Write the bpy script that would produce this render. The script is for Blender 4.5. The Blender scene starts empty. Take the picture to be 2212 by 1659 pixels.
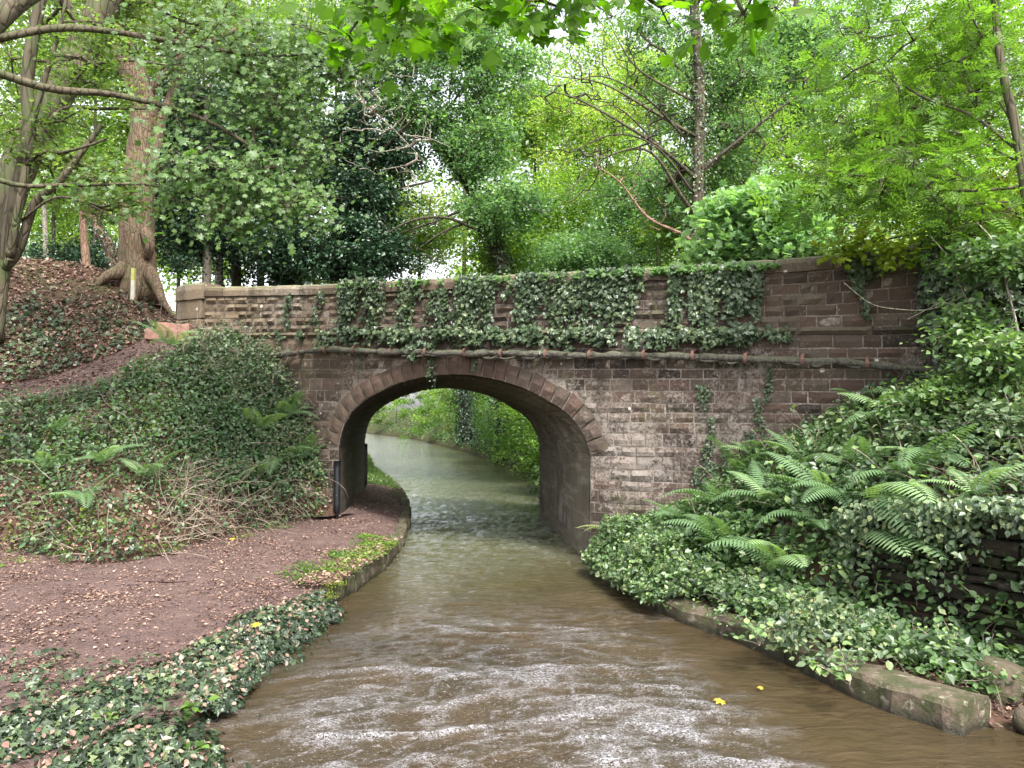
import bpy, math, random
import numpy as np
from mathutils import Vector

R = np.random.default_rng(7)
random.seed(7)
SC = bpy.context.scene
COL = SC.collection

# ------------------------------------------------------------------ camera
F, CX, CY, HOR, H = 1661.0, 1106.0, 829.5, 908.0, 2.2
PITCH = math.atan((HOR - CY) / F)
cam = bpy.data.cameras.new('camera'); cam_o = bpy.data.objects.new('camera', cam); COL.objects.link(cam_o)
cam.sensor_width = 36.0; cam.lens = 36.0 * F / 2212.0
cam.clip_start = 0.05; cam.clip_end = 3000
cam_o.location = (0, 0, H); cam_o.rotation_euler = (math.pi / 2 + PITCH, 0, 0)
SC.camera = cam_o

# ------------------------------------------------------------------ light
SUN_EL, SUN_AZ = math.radians(54), math.radians(160)      # high, behind the camera and a little right
world = bpy.data.worlds.new('World'); SC.world = world; world.use_nodes = True
nt = world.node_tree; nt.nodes.clear()
sky = nt.nodes.new('ShaderNodeTexSky'); sky.sky_type = 'NISHITA'; sky.sun_disc = False
sky.sun_elevation = SUN_EL; sky.sun_rotation = SUN_AZ
sky.air_density = 1.0; sky.dust_density = 4.0; sky.ozone_density = 1.0
hs = nt.nodes.new('ShaderNodeHueSaturation'); hs.inputs['Saturation'].default_value = 0.22
bg = nt.nodes.new('ShaderNodeBackground'); bg.inputs['Strength'].default_value = 0.12
wo = nt.nodes.new('ShaderNodeOutputWorld')
nt.links.new(sky.outputs[0], hs.inputs['Color']); nt.links.new(hs.outputs[0], bg.inputs[0]); nt.links.new(bg.outputs[0], wo.inputs[0])
sl = bpy.data.lights.new('sun', 'SUN'); sl.energy = 1.5; sl.angle = math.radians(11); sl.color = (1.0, 0.965, 0.90)
so = bpy.data.objects.new('sun', sl); COL.objects.link(so)
sd = Vector((math.sin(SUN_AZ) * math.cos(SUN_EL), math.cos(SUN_AZ) * math.cos(SUN_EL), math.sin(SUN_EL)))
so.rotation_euler = sd.to_track_quat('Z', 'Y').to_euler(); so.location = (0, 0, 30)
SC.view_settings.view_transform = 'Standard'; SC.view_settings.look = 'None'
SC.view_settings.exposure = 2.3; SC.view_settings.gamma = 1.0; SC.view_settings.use_curve_mapping = False
SC.render.engine = 'CYCLES'
SC.cycles.max_bounces = 8; SC.cycles.diffuse_bounces = 4; SC.cycles.glossy_bounces = 3
SC.cycles.transmission_bounces = 4; SC.cycles.transparent_max_bounces = 4
SC.cycles.caustics_reflective = False; SC.cycles.caustics_refractive = False
SC.cycles.use_denoising = True

# ------------------------------------------------------------------ geometry helpers
CP, SP = math.cos(PITCH), math.sin(PITCH)
def ray(px, py):
    u = (px - CX) / F; v = (CY - py) / F
    return np.array([u, CP - SP * v, SP + CP * v])
def WY(px, py, Y):
    d = ray(px, py); t = Y / d[1]
    return np.array([0, 0, H]) + d * t
def WZ(px, py, z):
    d = ray(px, py); t = (z - H) / d[2]
    return np.array([0, 0, H]) + d * t
def X_(px, Y): return (px - CX) / F * Y
TP = 0.53; PHI = math.atan(TP); YC = 12.63
CO, SI = math.cos(PHI), math.sin(PHI)
NF = np.array([-SI, -CO, 0.0]); TF = np.array([CO, -SI, 0.0])
AX = np.array([-0.106, 0.9944, 0.0]); BL = 5.6
def FS(px, py):                        # pixel -> (s, z) on the bridge face
    d = ray(px, py); t = YC / (d[1] + TP * d[0])
    return (d[0] * t / CO, H + d[2] * t)
def FW(s, z, d=0.0):                   # face coordinates -> world, d towards the viewer
    s = np.asarray(s, float); z = np.asarray(z, float); d = np.asarray(d, float)
    return np.stack([s * CO + d * NF[0], YC - s * SI + d * NF[1], z + 0 * s], -1)
def proj(P):                           # world -> photo pixels, for choosing what stands where
    P = np.asarray(P); x, y, z = P[..., 0], P[..., 1], P[..., 2] - H
    yc = y * CP + z * SP; zc = -y * SP + z * CP
    return CX + F * x / yc, CY - F * zc / yc

def _h(i, j, k, s):
    n = (i * 374761393 + j * 668265263 + k * 2147483647 + s * 974634777) & 0xffffffff
    n = ((n ^ (n >> 13)) * 1274126177) & 0xffffffff
    return ((n ^ (n >> 16)) & 0xffff) / 65535.0
def vn(P, sc=1.0, seed=0):
    P = np.asarray(P, float) * sc
    if P.shape[-1] == 2: P = np.concatenate([P, np.zeros(P.shape[:-1] + (1,))], -1)
    f = np.floor(P); t = P - f; i = f.astype(np.int64); t = t * t * (3 - 2 * t)
    r = 0
    for a in (0, 1):
        for b in (0, 1):
            for c in (0, 1):
                w = (t[..., 0] if a else 1 - t[..., 0]) * (t[..., 1] if b else 1 - t[..., 1]) * (t[..., 2] if c else 1 - t[..., 2])
                r = r + w * _h(i[..., 0] + a, i[..., 1] + b, i[..., 2] + c, seed)
    return r * 2 - 1
def fbm(P, sc, oc=3, seed=0):
    r, a = 0, 1.0
    for o in range(oc): r = r + a * vn(P, sc * 2 ** o, seed + o); a *= 0.5
    return r / 1.8

def nz01(P, sc, seed): return np.clip(fbm(P, sc, 3, seed) * 1.6 + .5, 0, 1)
def mesh_np(name, V, Fc, mat, parent=None, tone=None, smooth=False, extra=None, kind=None, mats=None, midx=None, uv=None):
    """V (n,3), Fc (m,k) indices of equal size or list of lists"""
    me = bpy.data.meshes.new(name)
    V = np.asarray(V, np.float32)
    if isinstance(Fc, np.ndarray):
        k = Fc.shape[1]; m = len(Fc)
        me.vertices.add(len(V)); me.vertices.foreach_set('co', V.ravel())
        me.loops.add(m * k); me.loops.foreach_set('vertex_index', Fc.astype(np.int32).ravel())
        me.polygons.add(m); me.polygons.foreach_set('loop_start', np.arange(m, dtype=np.int32) * k)
        try: me.polygons.foreach_set('loop_total', np.full(m, k, np.int32))
        except Exception: pass
        me.update(calc_edges=True)
    else:
        me.from_pydata(V.tolist(), [], Fc)
    me.polygons.foreach_set('use_smooth', np.full(len(me.polygons), smooth))
    for mm in (mats or [mat]): me.materials.append(mm)
    if midx is not None: me.polygons.foreach_set('material_index', np.asarray(midx, np.int32))
    if tone is not None:
        a = me.attributes.new('tone', 'FLOAT', 'POINT'); a.data.foreach_set('value', np.asarray(tone, np.float32))
    for kx, vx in (extra or {}).items():
        a = me.attributes.new(kx, 'FLOAT', 'POINT'); a.data.foreach_set('value', np.asarray(vx, np.float32))
    if uv is not None:
        a = me.attributes.new('flow', 'FLOAT_VECTOR', 'POINT'); a.data.foreach_set('vector', np.asarray(uv, np.float32).ravel())
    me.update()
    o = bpy.data.objects.new(name, me); COL.objects.link(o)
    if parent: o.parent = parent
    if kind: o['kind'] = kind
    return o
def empty(name, label, cat, loc=(0, 0, 0), group=None):
    """things whose parts are laid out in world coordinates: the empty stays at the origin of its base, children offset back"""
    o = bpy.data.objects.new(name, None); COL.objects.link(o); o.empty_display_size = 0.2
    o.location = [float(v) for v in loc]; tag(o, label, cat, group)
    return o
def tag(o, label, cat=None, group=None):
    o['label'] = label
    if cat: o['category'] = cat
    if group: o['group'] = group
    return o
def off(o, par):                       # keep world placement under a moved parent
    o.parent = par; o.location = [-v for v in par.location]; return o

class MB:
    def __init__(s): s.v = []; s.f = []; s.t = []; s.n = 0
    def add(s, V, Fc, tone=0.5):
        V = np.asarray(V, float); s.v.append(V); s.f += [[i + s.n for i in f] for f in Fc]; s.n += len(V)
        s.t.append(np.full(len(V), tone) if np.isscalar(tone) else tone)
    def build(s, name, mat, parent=None, smooth=False, kind=None, **k):
        o = mesh_np(name, np.concatenate(s.v), s.f, mat, None, np.concatenate(s.t), smooth, kind=kind, **k)
        if parent is not None: off(o, parent)
        return o

def frames(D):
    D = D / (np.linalg.norm(D, axis=-1, keepdims=True) + 1e-9)
    up = np.where(np.abs(D[..., 2:3]) > 0.9, np.array([1.0, 0, 0]), np.array([0, 0, 1.0]))
    A = np.cross(D, up); A /= np.linalg.norm(A, axis=-1, keepdims=True) + 1e-9
    return D, A, np.cross(A, D)
def tube(pts, rad, ns=10, rough=0.0, seed=0, cap=True):
    pts = np.asarray(pts, float); n = len(pts); rad = np.asarray(rad, float)
    D = np.gradient(pts, axis=0); D, A, B = frames(D)
    # parallel transport
    for i in range(1, n):
        a = A[i - 1] - D[i] * np.dot(A[i - 1], D[i]); a /= np.linalg.norm(a) + 1e-9
        A[i] = a; B[i] = np.cross(D[i], a)
    th = np.linspace(0, 2 * math.pi, ns, endpoint=False)
    rr = rad[:, None] * np.ones(ns)
    ring = np.cos(th)[None, :, None] * A[:, None] + np.sin(th)[None, :, None] * B[:, None]
    P = pts[:, None] + ring * rr[..., None]
    if rough:
        P = P + ring * (rr * rough * (fbm(P * [1, 1, .45], 5 / max(rad.max(), .1) * .12, 3, seed) + .5 * vn(P * [1, 1, .3], 9, seed + 9)))[..., None]
    idx = np.arange(n * ns).reshape(n, ns); nx = np.roll(idx, -1, 1)
    q = np.stack([idx[:-1], nx[:-1], nx[1:], idx[1:]], -1).reshape(-1, 4)
    return P.reshape(-1, 3), q
def resample(pts, n):
    pts = np.asarray(pts, float); m = len(pts)
    if m > 2:                                       # Catmull-Rom
        out = []; P = np.vstack([2 * pts[0] - pts[1], pts, 2 * pts[-1] - pts[-2]])
        for i in range(m - 1):
            for t in np.linspace(0, 1, 8, endpoint=False):
                a, b, c, d = P[i:i + 4]
                out.append(.5 * (2 * b + (c - a) * t + (2 * a - 5 * b + 4 * c - d) * t * t + (3 * b - a - 3 * c + d) * t ** 3))
        out.append(pts[-1]); pts = np.array(out)
    L = np.r_[0, np.cumsum(np.linalg.norm(np.diff(pts, axis=0), axis=1))]
    t = np.linspace(0, L[-1], n)
    return np.stack([np.interp(t, L, pts[:, k]) for k in range(pts.shape[1])], -1)
def sticks(P0, P1, r0, r1, ns=5):
    """many thin frusta in one go"""
    P0 = np.asarray(P0); P1 = np.asarray(P1); n = len(P0)
    D, A, B = frames(P1 - P0)
    th = np.linspace(0, 2 * math.pi, ns, endpoint=False)
    ring = np.cos(th)[None, :, None] * A[:, None] + np.sin(th)[None, :, None] * B[:, None]
    V = np.stack([P0[:, None] + ring * np.asarray(r0).reshape(-1, 1, 1), P1[:, None] + ring * np.asarray(r1).reshape(-1, 1, 1)], 1)
    b = (np.arange(n) * 2 * ns)[:, None]; i = np.arange(ns)[None]; j = (np.arange(ns) + 1)[None] % ns
    q = np.stack([b + i, b + j, b + ns + j, b + ns + i], -1).reshape(-1, 4)
    return V.reshape(-1, 3), q

# leaf templates: 2D outline (x across, y along, z fold), triangles
def _t(v, f): return np.array(v, float), np.array(f)
T_DIA = _t([(0, 0, 0), (.36, .45, .1), (0, 1, -.05), (-.36, .45, .1)], [(0, 1, 2), (0, 2, 3)])
T_OVA = _t([(0, 0, 0), (.3, .25, .07), (.34, .55, .09), (0, 1, -.08), (-.34, .55, .09), (-.3, .25, .07)], [(0, 1, 2), (0, 2, 3), (0, 3, 4), (0, 4, 5)])
T_IVY = _t([(0, 0, 0), (.42, -.02, .02), (.30, .30, .05), (.52, .50, .0), (.2, .58, .05), (0, 1, -.04), (-.2, .58, .05), (-.52, .50, 0), (-.30, .30, .05), (-.42, -.02, .02)],
           [(0, 1, 2), (0, 2, 4), (2, 3, 4), (0, 4, 5), (0, 5, 6), (0, 6, 8), (6, 7, 8), (0, 8, 9)])
T_SYC = _t([(0, 0, 0), (.38, -.05, .02), (.26, .16, .05), (.62, .34, -.02), (.44, .44, .02), (.5, .72, -.05), (.2, .6, .04), (.13, .8, 0), (0, 1.02, -.06), (-.13, .8, 0),
            (-.2, .6, .04), (-.5, .72, -.05), (-.44, .44, .02), (-.62, .34, -.02), (-.26, .16, .05), (-.38, -.05, .02)],
           [(0, 1, 2), (0, 2, 4), (2, 3, 4), (0, 4, 6), (4, 5, 6), (0, 6, 10), (6, 7, 8), (6, 8, 10), (8, 9, 10), (0, 10, 12), (10, 11, 12), (0, 12, 14), (12, 13, 14), (0, 14, 15)])
T_LAN = _t([(0, 0, 0), (.13, .4, .03), (0, 1, -.06), (-.13, .4, .03)], [(0, 1, 2), (0, 2, 3)])
def _ash():
    V, Fc = [], []; 
    def lf(x, y, a, L, w):
        c, s = math.cos(a), math.sin(a); n = len(V)
        for (p, q, z) in [(0, 0, 0), (w, .45, .03), (0, 1, -.03), (-w, .45, .03)]: V.append((x + L * (p * c + q * s), y + L * (-p * s + q * c), z * L - .12 * y * y))
        Fc.extend([(n, n + 1, n + 2), (n, n + 2, n + 3)])
    for k in range(4):
        for sg in (-1, 1): lf(0, .22 + k * .17, sg * 1.05, .34 - .02 * k, .2)
    lf(0, .85, 0, .32, .2); V.extend([(-.012, 0, 0), (.012, 0, 0), (0, .9, -.1)]); Fc.append((36, 37, 38))
    return np.array(V, float), np.array(Fc)
T_ASH = _ash()
def leaves(P, N, size, T, along=None, tone=None, jit=.35):
    """P positions, N wanted normals"""
    n = len(P); N = N / (np.linalg.norm(N, axis=1, keepdims=True) + 1e-9)
    a = R.normal(size=(n, 3)) if along is None else along + R.normal(size=(n, 3)) * jit
    a = a - N * (a * N).sum(1, keepdims=True); a /= np.linalg.norm(a, axis=1, keepdims=True) + 1e-9
    b = np.cross(a, N); tv, tf = T; size = np.broadcast_to(size, (n,)); size = np.minimum(size, 1.7 * np.median(size))
    V = P[:, None] + size[:, None, None] * (tv[None, :, 0:1] * b[:, None] + tv[None, :, 1:2] * a[:, None] + tv[None, :, 2:3] * N[:, None])
    Fc = (np.arange(n) * len(tv))[:, None, None] + tf[None]
    tn = R.random(n) if tone is None else tone
    return V.reshape(-1, 3), Fc.reshape(-1, 3), np.repeat(tn, len(tv))
def join(parts):
    V, Fc, T, n = [], [], [], 0
    for v, f, t in parts: V.append(v); Fc.append(f + n); T.append(t); n += len(v)
    return np.concatenate(V), np.concatenate(Fc), np.concatenate(T)

# ------------------------------------------------------------------ materials
def mat(name):
    m = bpy.data.materials.new(name); m.use_nodes = True; m.node_tree.nodes.clear()
    return m, m.node_tree.nodes, m.node_tree.links
class NG:
    def __init__(s, name): s.m, s.N, s.L = mat(name); s.out = s.N.new('ShaderNodeOutputMaterial'); s.tc = s.N.new('ShaderNodeTexCoord')
    def node(s, t, **k):
        n = s.N.new(t)
        for a, b in k.items(): setattr(n, a, b)
        return n
    def link(s, a, b): s.L.new(a, b)
    def val(s, x, sock):
        if isinstance(x, (int, float, tuple, list)):
            sock.default_value = (tuple(x) + (1,) if isinstance(x, (tuple, list)) and len(x) == 3 and sock.type == 'RGBA' else x)
        else: s.link(x, sock)
    def noise(s, scale, detail=4, rough=.55, vec=None, st=None, dist=0):
        n = s.node('ShaderNodeTexNoise'); n.inputs['Scale'].default_value = scale; n.inputs['Detail'].default_value = detail
        n.inputs['Roughness'].default_value = rough; n.inputs['Distortion'].default_value = dist
        v = vec or s.tc.outputs['Object']
        if st: v = s.mapping(v, st)
        s.link(v, n.inputs['Vector']); return n.outputs['Fac']
    def mapping(s, v, st, rot=(0, 0, 0)):
        mp = s.node('ShaderNodeMapping'); mp.inputs['Scale'].default_value = st; mp.inputs['Rotation'].default_value = rot
        s.link(v, mp.inputs['Vector']); return mp.outputs[0]
    def vor(s, scale, feat='F1', vec=None):
        n = s.node('ShaderNodeTexVoronoi', feature=feat); n.inputs['Scale'].default_value = scale
        s.link(vec or s.tc.outputs['Object'], n.inputs['Vector']); return n
    def attr(s, name, out='Fac'):
        n = s.node('ShaderNodeAttribute', attribute_name=name); return n.outputs[out]
    def ramp(s, fac, stops, interp='LINEAR'):
        n = s.node('ShaderNodeValToRGB'); cr = n.color_ramp; cr.interpolation = interp
        while len(cr.elements) > 1: cr.elements.remove(cr.elements[-1])
        cr.elements[0].position = stops[0][0]; c = stops[0][1]; cr.elements[0].color = (tuple(c) + (1,)) if not isinstance(c, (int, float)) else (c, c, c, 1)
        for p, c in stops[1:]:
            e = cr.elements.new(p); e.color = (tuple(c) + (1,)) if not isinstance(c, (int, float)) else (c, c, c, 1)
        s.link(fac, n.inputs[0]); return n.outputs[0]
    def mix(s, f, a, b, mode='MIX'):
        n = s.node('ShaderNodeMix', data_type='RGBA', blend_type=mode)
        s.val(f, n.inputs[0]); s.val(a, n.inputs[6]); s.val(b, n.inputs[7]); return n.outputs[2]
    def math(s, op, a, b=0.0, clamp=False):
        n = s.node('ShaderNodeMath', operation=op, use_clamp=clamp); s.val(a, n.inputs[0]); s.val(b, n.inputs[1]); return n.outputs[0]
    def bump(s, h, strength=.5, dist=.02, nrm=None):
        n = s.node('ShaderNodeBump'); n.inputs['Strength'].default_value = strength; n.inputs['Distance'].default_value = dist
        s.link(h, n.inputs['Height'])
        if nrm is not None: s.link(nrm, n.inputs['Normal'])
        return n.outputs[0]
    def princ(s, col, rough=.8, spec=.3, nrm=None, **k):
        p = s.node('ShaderNodeBsdfPrincipled'); s.val(col, p.inputs['Base Color']); s.val(rough, p.inputs['Roughness'])
        p.inputs['Specular IOR Level'].default_value = spec
        if nrm is not None: s.link(nrm, p.inputs['Normal'])
        for a, b in k.items(): s.val(b, p.inputs[a])
        return p.outputs[0]
    def done(s, sh): s.link(sh, s.out.inputs['Surface']); return s.m

def leaf_mat(name, cols, transl=.35, rough=.42, spec=.5, tsat=1.0, tcol=None):
    g = NG(name); t = g.attr('tone')
    n = len(cols); c = g.ramp(t, [(i / (n - 1), cols[i]) for i in range(n)])
    nz = g.noise(14, 2)
    c = g.mix(g.math('MULTIPLY', nz, .35), c, (.5, .5, .5), 'OVERLAY')
    p = g.princ(c, rough, spec)
    tr = g.node('ShaderNodeBsdfTranslucent')
    if tcol: g.link(g.mix(1.0, c, tcol, 'MULTIPLY'), tr.inputs[0])
    else: g.link(c, tr.inputs[0])
    mx = g.node('ShaderNodeMixShader'); mx.inputs[0].default_value = transl
    g.link(p, mx.inputs[1]); g.link(tr.outputs[0], mx.inputs[2])
    return g.done(mx.outputs[0])
YT = (1.4, 1.6, .6)
M = {}
M['ivy'] = leaf_mat('ivy_leaf', [(0.012, 0.019, 0.01), (0.032, 0.055, 0.026), (0.068, 0.103, 0.047), (0.188, 0.227, 0.099)], .15, .36, .5)
M['ivy_bright'] = leaf_mat('ivy_leaf_young', [(.04, .10, .02), (.07, .15, .03), (.12, .21, .05)], .35, .5, .35, tcol=YT)  # brighter green leaves for the ivy along the coping top
M['bramble'] = leaf_mat('bramble_leaf', [(0.025, 0.045, 0.021), (0.067, 0.112, 0.053), (0.135, 0.191, 0.098), (0.23, 0.268, 0.115)], .25, .42, .55, tcol=(1.4, 1.6, .8))
M['nettle'] = leaf_mat('nettle_leaf', [(0.025, 0.051, 0.017), (0.064, 0.124, 0.043), (0.131, 0.216, 0.079), (0.261, 0.365, 0.133)], .35, .42, .55, tcol=YT)
M['holly'] = leaf_mat('holly_leaf', [(0.007, 0.017, 0.008), (0.016, 0.039, 0.019), (0.033, 0.076, 0.034), (0.064, 0.129, 0.064)], .12, .35, .5)
M['syc'] = leaf_mat('sycamore_leaf', [(.022, .048, .010), (.045, .095, .020), (.075, .145, .032), (.13, .21, .06)] or [(0.029, 0.052, 0.014), (0.071, 0.117, 0.033), (0.133, 0.198, 0.059), (0.25, 0.316, 0.124)], .45, .42, .5, tcol=(1.5, 1.7, .6))
M['syc_near'] = leaf_mat('near_sycamore_leaf', [(.05, .11, .010), (.085, .17, .015), (.14, .25, .02)], .62, .45, .4, tcol=(1.6, 2.0, .4))
M['ash'] = leaf_mat('ash_leaf', [(0.033, 0.072, 0.011), (0.074, 0.148, 0.025), (0.13, 0.24, 0.04), (0.225, 0.375, 0.075)], .5, .42, .45, tcol=(1.35, 1.5, .5))
M['yel'] = leaf_mat('field_maple_leaf', [(.14, .22, .02), (.22, .30, .025), (.30, .36, .04)], .5, .45, .4, tcol=(1.4, 1.4, .4))
M['blue'] = leaf_mat('grey_green_leaf', [(0.032, 0.065, 0.029), (0.077, 0.149, 0.065), (0.144, 0.252, 0.113), (0.275, 0.42, 0.198)], .48, .36, .6, tcol=(1.4, 1.6, .7))
M['mid'] = leaf_mat('mid_green_leaf', [(0.036, 0.069, 0.014), (0.08, 0.154, 0.031), (0.163, 0.263, 0.05), (0.325, 0.42, 0.094)], .58, .42, .5, tcol=(1.4, 1.6, .7))
M['far'] = leaf_mat('far_leaf', [(0.036, 0.082, 0.018), (0.098, 0.189, 0.045), (0.199, 0.322, 0.078), (0.399, 0.42, 0.138)], .58, .45, .4, tcol=(1.4, 1.6, .7))
M['olive'] = leaf_mat('olive_leaf', [(0.038, 0.063, 0.019), (0.084, 0.132, 0.043), (0.149, 0.218, 0.069), (0.273, 0.345, 0.115)], .5, .45, .4, tcol=(1.5, 1.7, .7))
M['fern'] = leaf_mat('fern_frond', [(0.06, 0.109, 0.049), (0.144, 0.236, 0.111), (0.265, 0.379, 0.178)], .35, .55, .3, tcol=YT)
M['fernpale'] = leaf_mat('pale_fern_frond', [(.16, .22, .08), (.24, .30, .11), (.30, .33, .14)], .35, .45, .4)
M['litter'] = leaf_mat('dead_leaf', [(.05, .028, .020), (.11, .06, .045), (.20, .12, .09), (.28, .18, .135), (.38, .27, .21)], .1, .6, .3)
M['litteryel'] = leaf_mat('fallen_yellow_leaf', [(.45, .25, .03), (.5, .38, .05)], .2, .5, .3)
M['grass'] = leaf_mat('grass_blade', [(.06, .11, .03), (.10, .17, .045), (.17, .24, .07)], .4, .45, .4, tcol=YT)
M['deadstem'] = leaf_mat('dead_stem', [(.11, .08, .06), (.20, .155, .12), (.32, .27, .215)], .0, .7, .2)

def bark(name, c1, c2, moss=0.0, sc=1.0):
    g = NG(name); v = g.mapping(g.tc.outputs['Object'], (1, 1, .22))
    n1 = g.noise(9 * sc, 8, .65, v, dist=.6); n2 = g.vor(16 * sc, 'DISTANCE_TO_EDGE', v).outputs[0]
    cr = g.ramp(n2, [(0, 0.0), (.12, 1.0)])
    c = g.mix(g.ramp(n1, [(.3, 0.0), (.7, 1.0)]), c1, c2)
    c = g.mix(g.math('MULTIPLY', g.math('SUBTRACT', 1.0, cr), .55), c, tuple(x * .35 for x in c1))
    if moss:
        mk = g.ramp(g.noise(3, 5, .6), [(.5, 0.0), (.62, 1.0)])
        c = g.mix(g.math('MULTIPLY', mk, moss), c, (.06, .09, .03))
    h = g.math('ADD', g.math('MULTIPLY', n1, .6), g.math('MULTIPLY', cr, .5))
    return g.done(g.princ(c, .85, .2, g.bump(h, .8, .03)))
M['bark_big'] = bark('ridged_brown_bark', (.095, .062, .040), (.20, .145, .10), .35)
M['bark_grey'] = bark('smooth_grey_green_bark', (.055, .045, .03), (.125, .105, .07), .5, .6)
M['bark_dark'] = bark('dark_bark', (.035, .028, .02), (.09, .075, .055), .4)
M['bark_pale'] = bark('pale_twig_bark', (.22, .19, .15), (.36, .32, .26), .1, 1.5)
M['bark_red'] = bark('reddish_bark', (.16, .09, .06), (.28, .18, .13), .2)

def stone_mat():
    g = NG('weathered_red_sandstone'); t = g.attr('tone'); tn = g.attr('tan'); pos = g.tc.outputs['Object']
    red = g.ramp(t, [(0, (.034, .027, .022)), (.3, (.066, .048, .039)), (.55, (.096, .061, .048)), (.8, (.086, .069, .055)), (1, (.13, .100, .081))])
    tan = g.ramp(t, [(0, (.13, .098, .066)), (.5, (.19, .145, .10)), (1, (.24, .185, .125))])
    c = g.mix(tn, red, tan)
    grain = g.noise(45, 5, .7); big = g.noise(2.2, 5, .6)
    c = g.mix(g.ramp(grain, [(.25, .75), (.75, .0)]), c, g.mix(.5, c, (.02, .014, .012)))
    # pale lime bloom in patches, strongest low down right of the arch
    e = g.noise(15, 8, .8, dist=.7)
    area = g.noise(.75, 3, .6)
    eff = g.math('ADD', e, g.math('MULTIPLY', g.math('SUBTRACT', area, .5), .55))
    eff = g.math('ADD', eff, g.math('MULTIPLY', g.attr('pale'), .07))
    ef = g.ramp(eff, [(.53, 0.0), (.63, 1.0)])
    c = g.mix(g.math('MULTIPLY', ef, .48), c, (.37, .325, .29))
    # dark streaks
    st = g.noise(2.4, 5, .65, st=(1, 1, .12))
    c = g.mix(g.math('MULTIPLY', g.ramp(st, [(.52, 0.0), (.68, 1.0)]), .5), c, (.022, .02, .014))
    # moss tint
    ms = g.ramp(g.noise(1.6, 6, .7), [(.56, 0.0), (.68, 1.0)])
    c = g.mix(g.math('MULTIPLY', ms, .45), c, (.07, .085, .03))
    # lichen dots
    vo = g.vor(5.0); rnd = g.node('ShaderNodeSeparateColor'); g.link(vo.outputs['Color'], rnd.inputs[0])
    rad = g.math('MULTIPLY', g.ramp(rnd.outputs[0], [(.72, 0.0), (1.0, 1.0)]), .17)
    dot = g.math('LESS_THAN', g.math('ADD', vo.outputs['Distance'], g.math('MULTIPLY', g.math('SUBTRACT', grain, .5), .10)), rad)
    c = g.mix(g.math('MULTIPLY', dot, .8), c, (.55, .54, .48))
    # moss on upward faces
    geo = g.node('ShaderNodeNewGeometry'); sx = g.node('ShaderNodeSeparateXYZ'); g.link(geo.outputs['Normal'], sx.inputs[0])
    up = g.ramp(g.math('ADD', sx.outputs['Z'], g.math('MULTIPLY', g.math('SUBTRACT', g.noise(7, 4), .5), .8)), [(.45, 0.0), (.8, 1.0)])
    c = g.mix(g.math('MULTIPLY', up, g.math('ADD', .12, g.math('MULTIPLY', g.attr('cope'), .55))), c, g.mix(g.noise(30, 3), (.09, .12, .035), (.26, .24, .16)))
    h = g.math('ADD', g.math('MULTIPLY', grain, .4), g.math('ADD', g.math('MULTIPLY', g.noise(16, 6, .7), .9), g.math('MULTIPLY', ef, .2)))
    return g.done(g.princ(c, .9, .2, g.bump(h, 1.0, .018)))
M['stone'] = stone_mat()
def mortar_mat():
    g = NG('lime_mortar'); n = g.noise(28, 6, .7); b = g.noise(1.7, 4, .6)
    c = g.mix(g.ramp(b, [(.42, 0.0), (.66, 1.0)]), (.17, .14, .12), (.38, .33, .295))
    c = g.mix(g.ramp(n, [(.35, .8), (.6, 0.0)]), c, (.06, .045, .035))
    tn = g.math('MULTIPLY', g.ramp(g.noise(2.4, 5, .65, st=(1, 1, .12)), [(.5, 0.0), (.68, 1.0)]), .7)
    c = g.mix(tn, c, (.025, .024, .016))
    return g.done(g.princ(c, .95, .1, g.bump(n, .8, .015)))
M['mortar'] = mortar_mat()
def barrel_mat():
    g = NG('dark_crown_brick_vault'); v = g.attr('flow', 'Vector')
    n = g.noise(5, 6, .7, g.mapping(v, (.35, 5, 1))); w = g.noise(3, 5, .6, g.mapping(v, (2.4, .25, 1)))
    br = g.node('ShaderNodeTexBrick'); g.link(g.mapping(v, (1, 1, 1)), br.inputs['Vector'])
    br.inputs['Scale'].default_value = 1.0; br.inputs['Brick Width'].default_value = .24; br.inputs['Row Height'].default_value = .085
    br.inputs['Mortar Size'].default_value = .007; br.inputs['Color1'].default_value = (.13, .10, .08, 1); br.inputs['Color2'].default_value = (.075, .062, .052, 1)
    br.inputs['Mortar'].default_value = (.17, .15, .12, 1)
    c = g.mix(g.ramp(n, [(.35, .0), (.7, .85)]), br.outputs[0], (.21, .18, .14))
    c = g.mix(g.ramp(w, [(.5, .0), (.68, .75)]), c, (.30, .27, .22))
    c = g.mix(g.ramp(g.noise(1.3, 4, .6), [(.5, 0.0), (.7, .6)]), c, (.055, .065, .03))
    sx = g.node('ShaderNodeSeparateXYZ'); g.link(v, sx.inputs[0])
    crown_dark = g.ramp(g.math('ADD', sx.outputs[0], g.math('MULTIPLY', g.math('SUBTRACT', g.noise(1.5, 5, .7), .5), .8)), [(.0, .35), (.2, .8), (.55, .8), (.74, .0)])
    crown_dark_ramp = crown_dark.node; 
    for e_, p_ in zip(crown_dark_ramp.color_ramp.elements, (.0, .22, .56, .72)): e_.position = p_
    sc_ = g.math('DIVIDE', sx.outputs[0], 10.0); g.link(g.math('ADD', sc_, g.math('MULTIPLY', g.math('SUBTRACT', g.noise(1.5, 5, .7), .5), .12)), crown_dark_ramp.inputs[0])
    c = g.mix(crown_dark, c, (.028, .024, .02))  # darkest from the left springing past the crown, none on the right side
    h = g.math('ADD', g.noise(30, 4, .7), g.math('MULTIPLY', br.outputs['Fac'], -.9))
    return g.done(g.princ(c, .85, .2, g.bump(h, .7, .015)))
M['barrel'] = barrel_mat()
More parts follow.
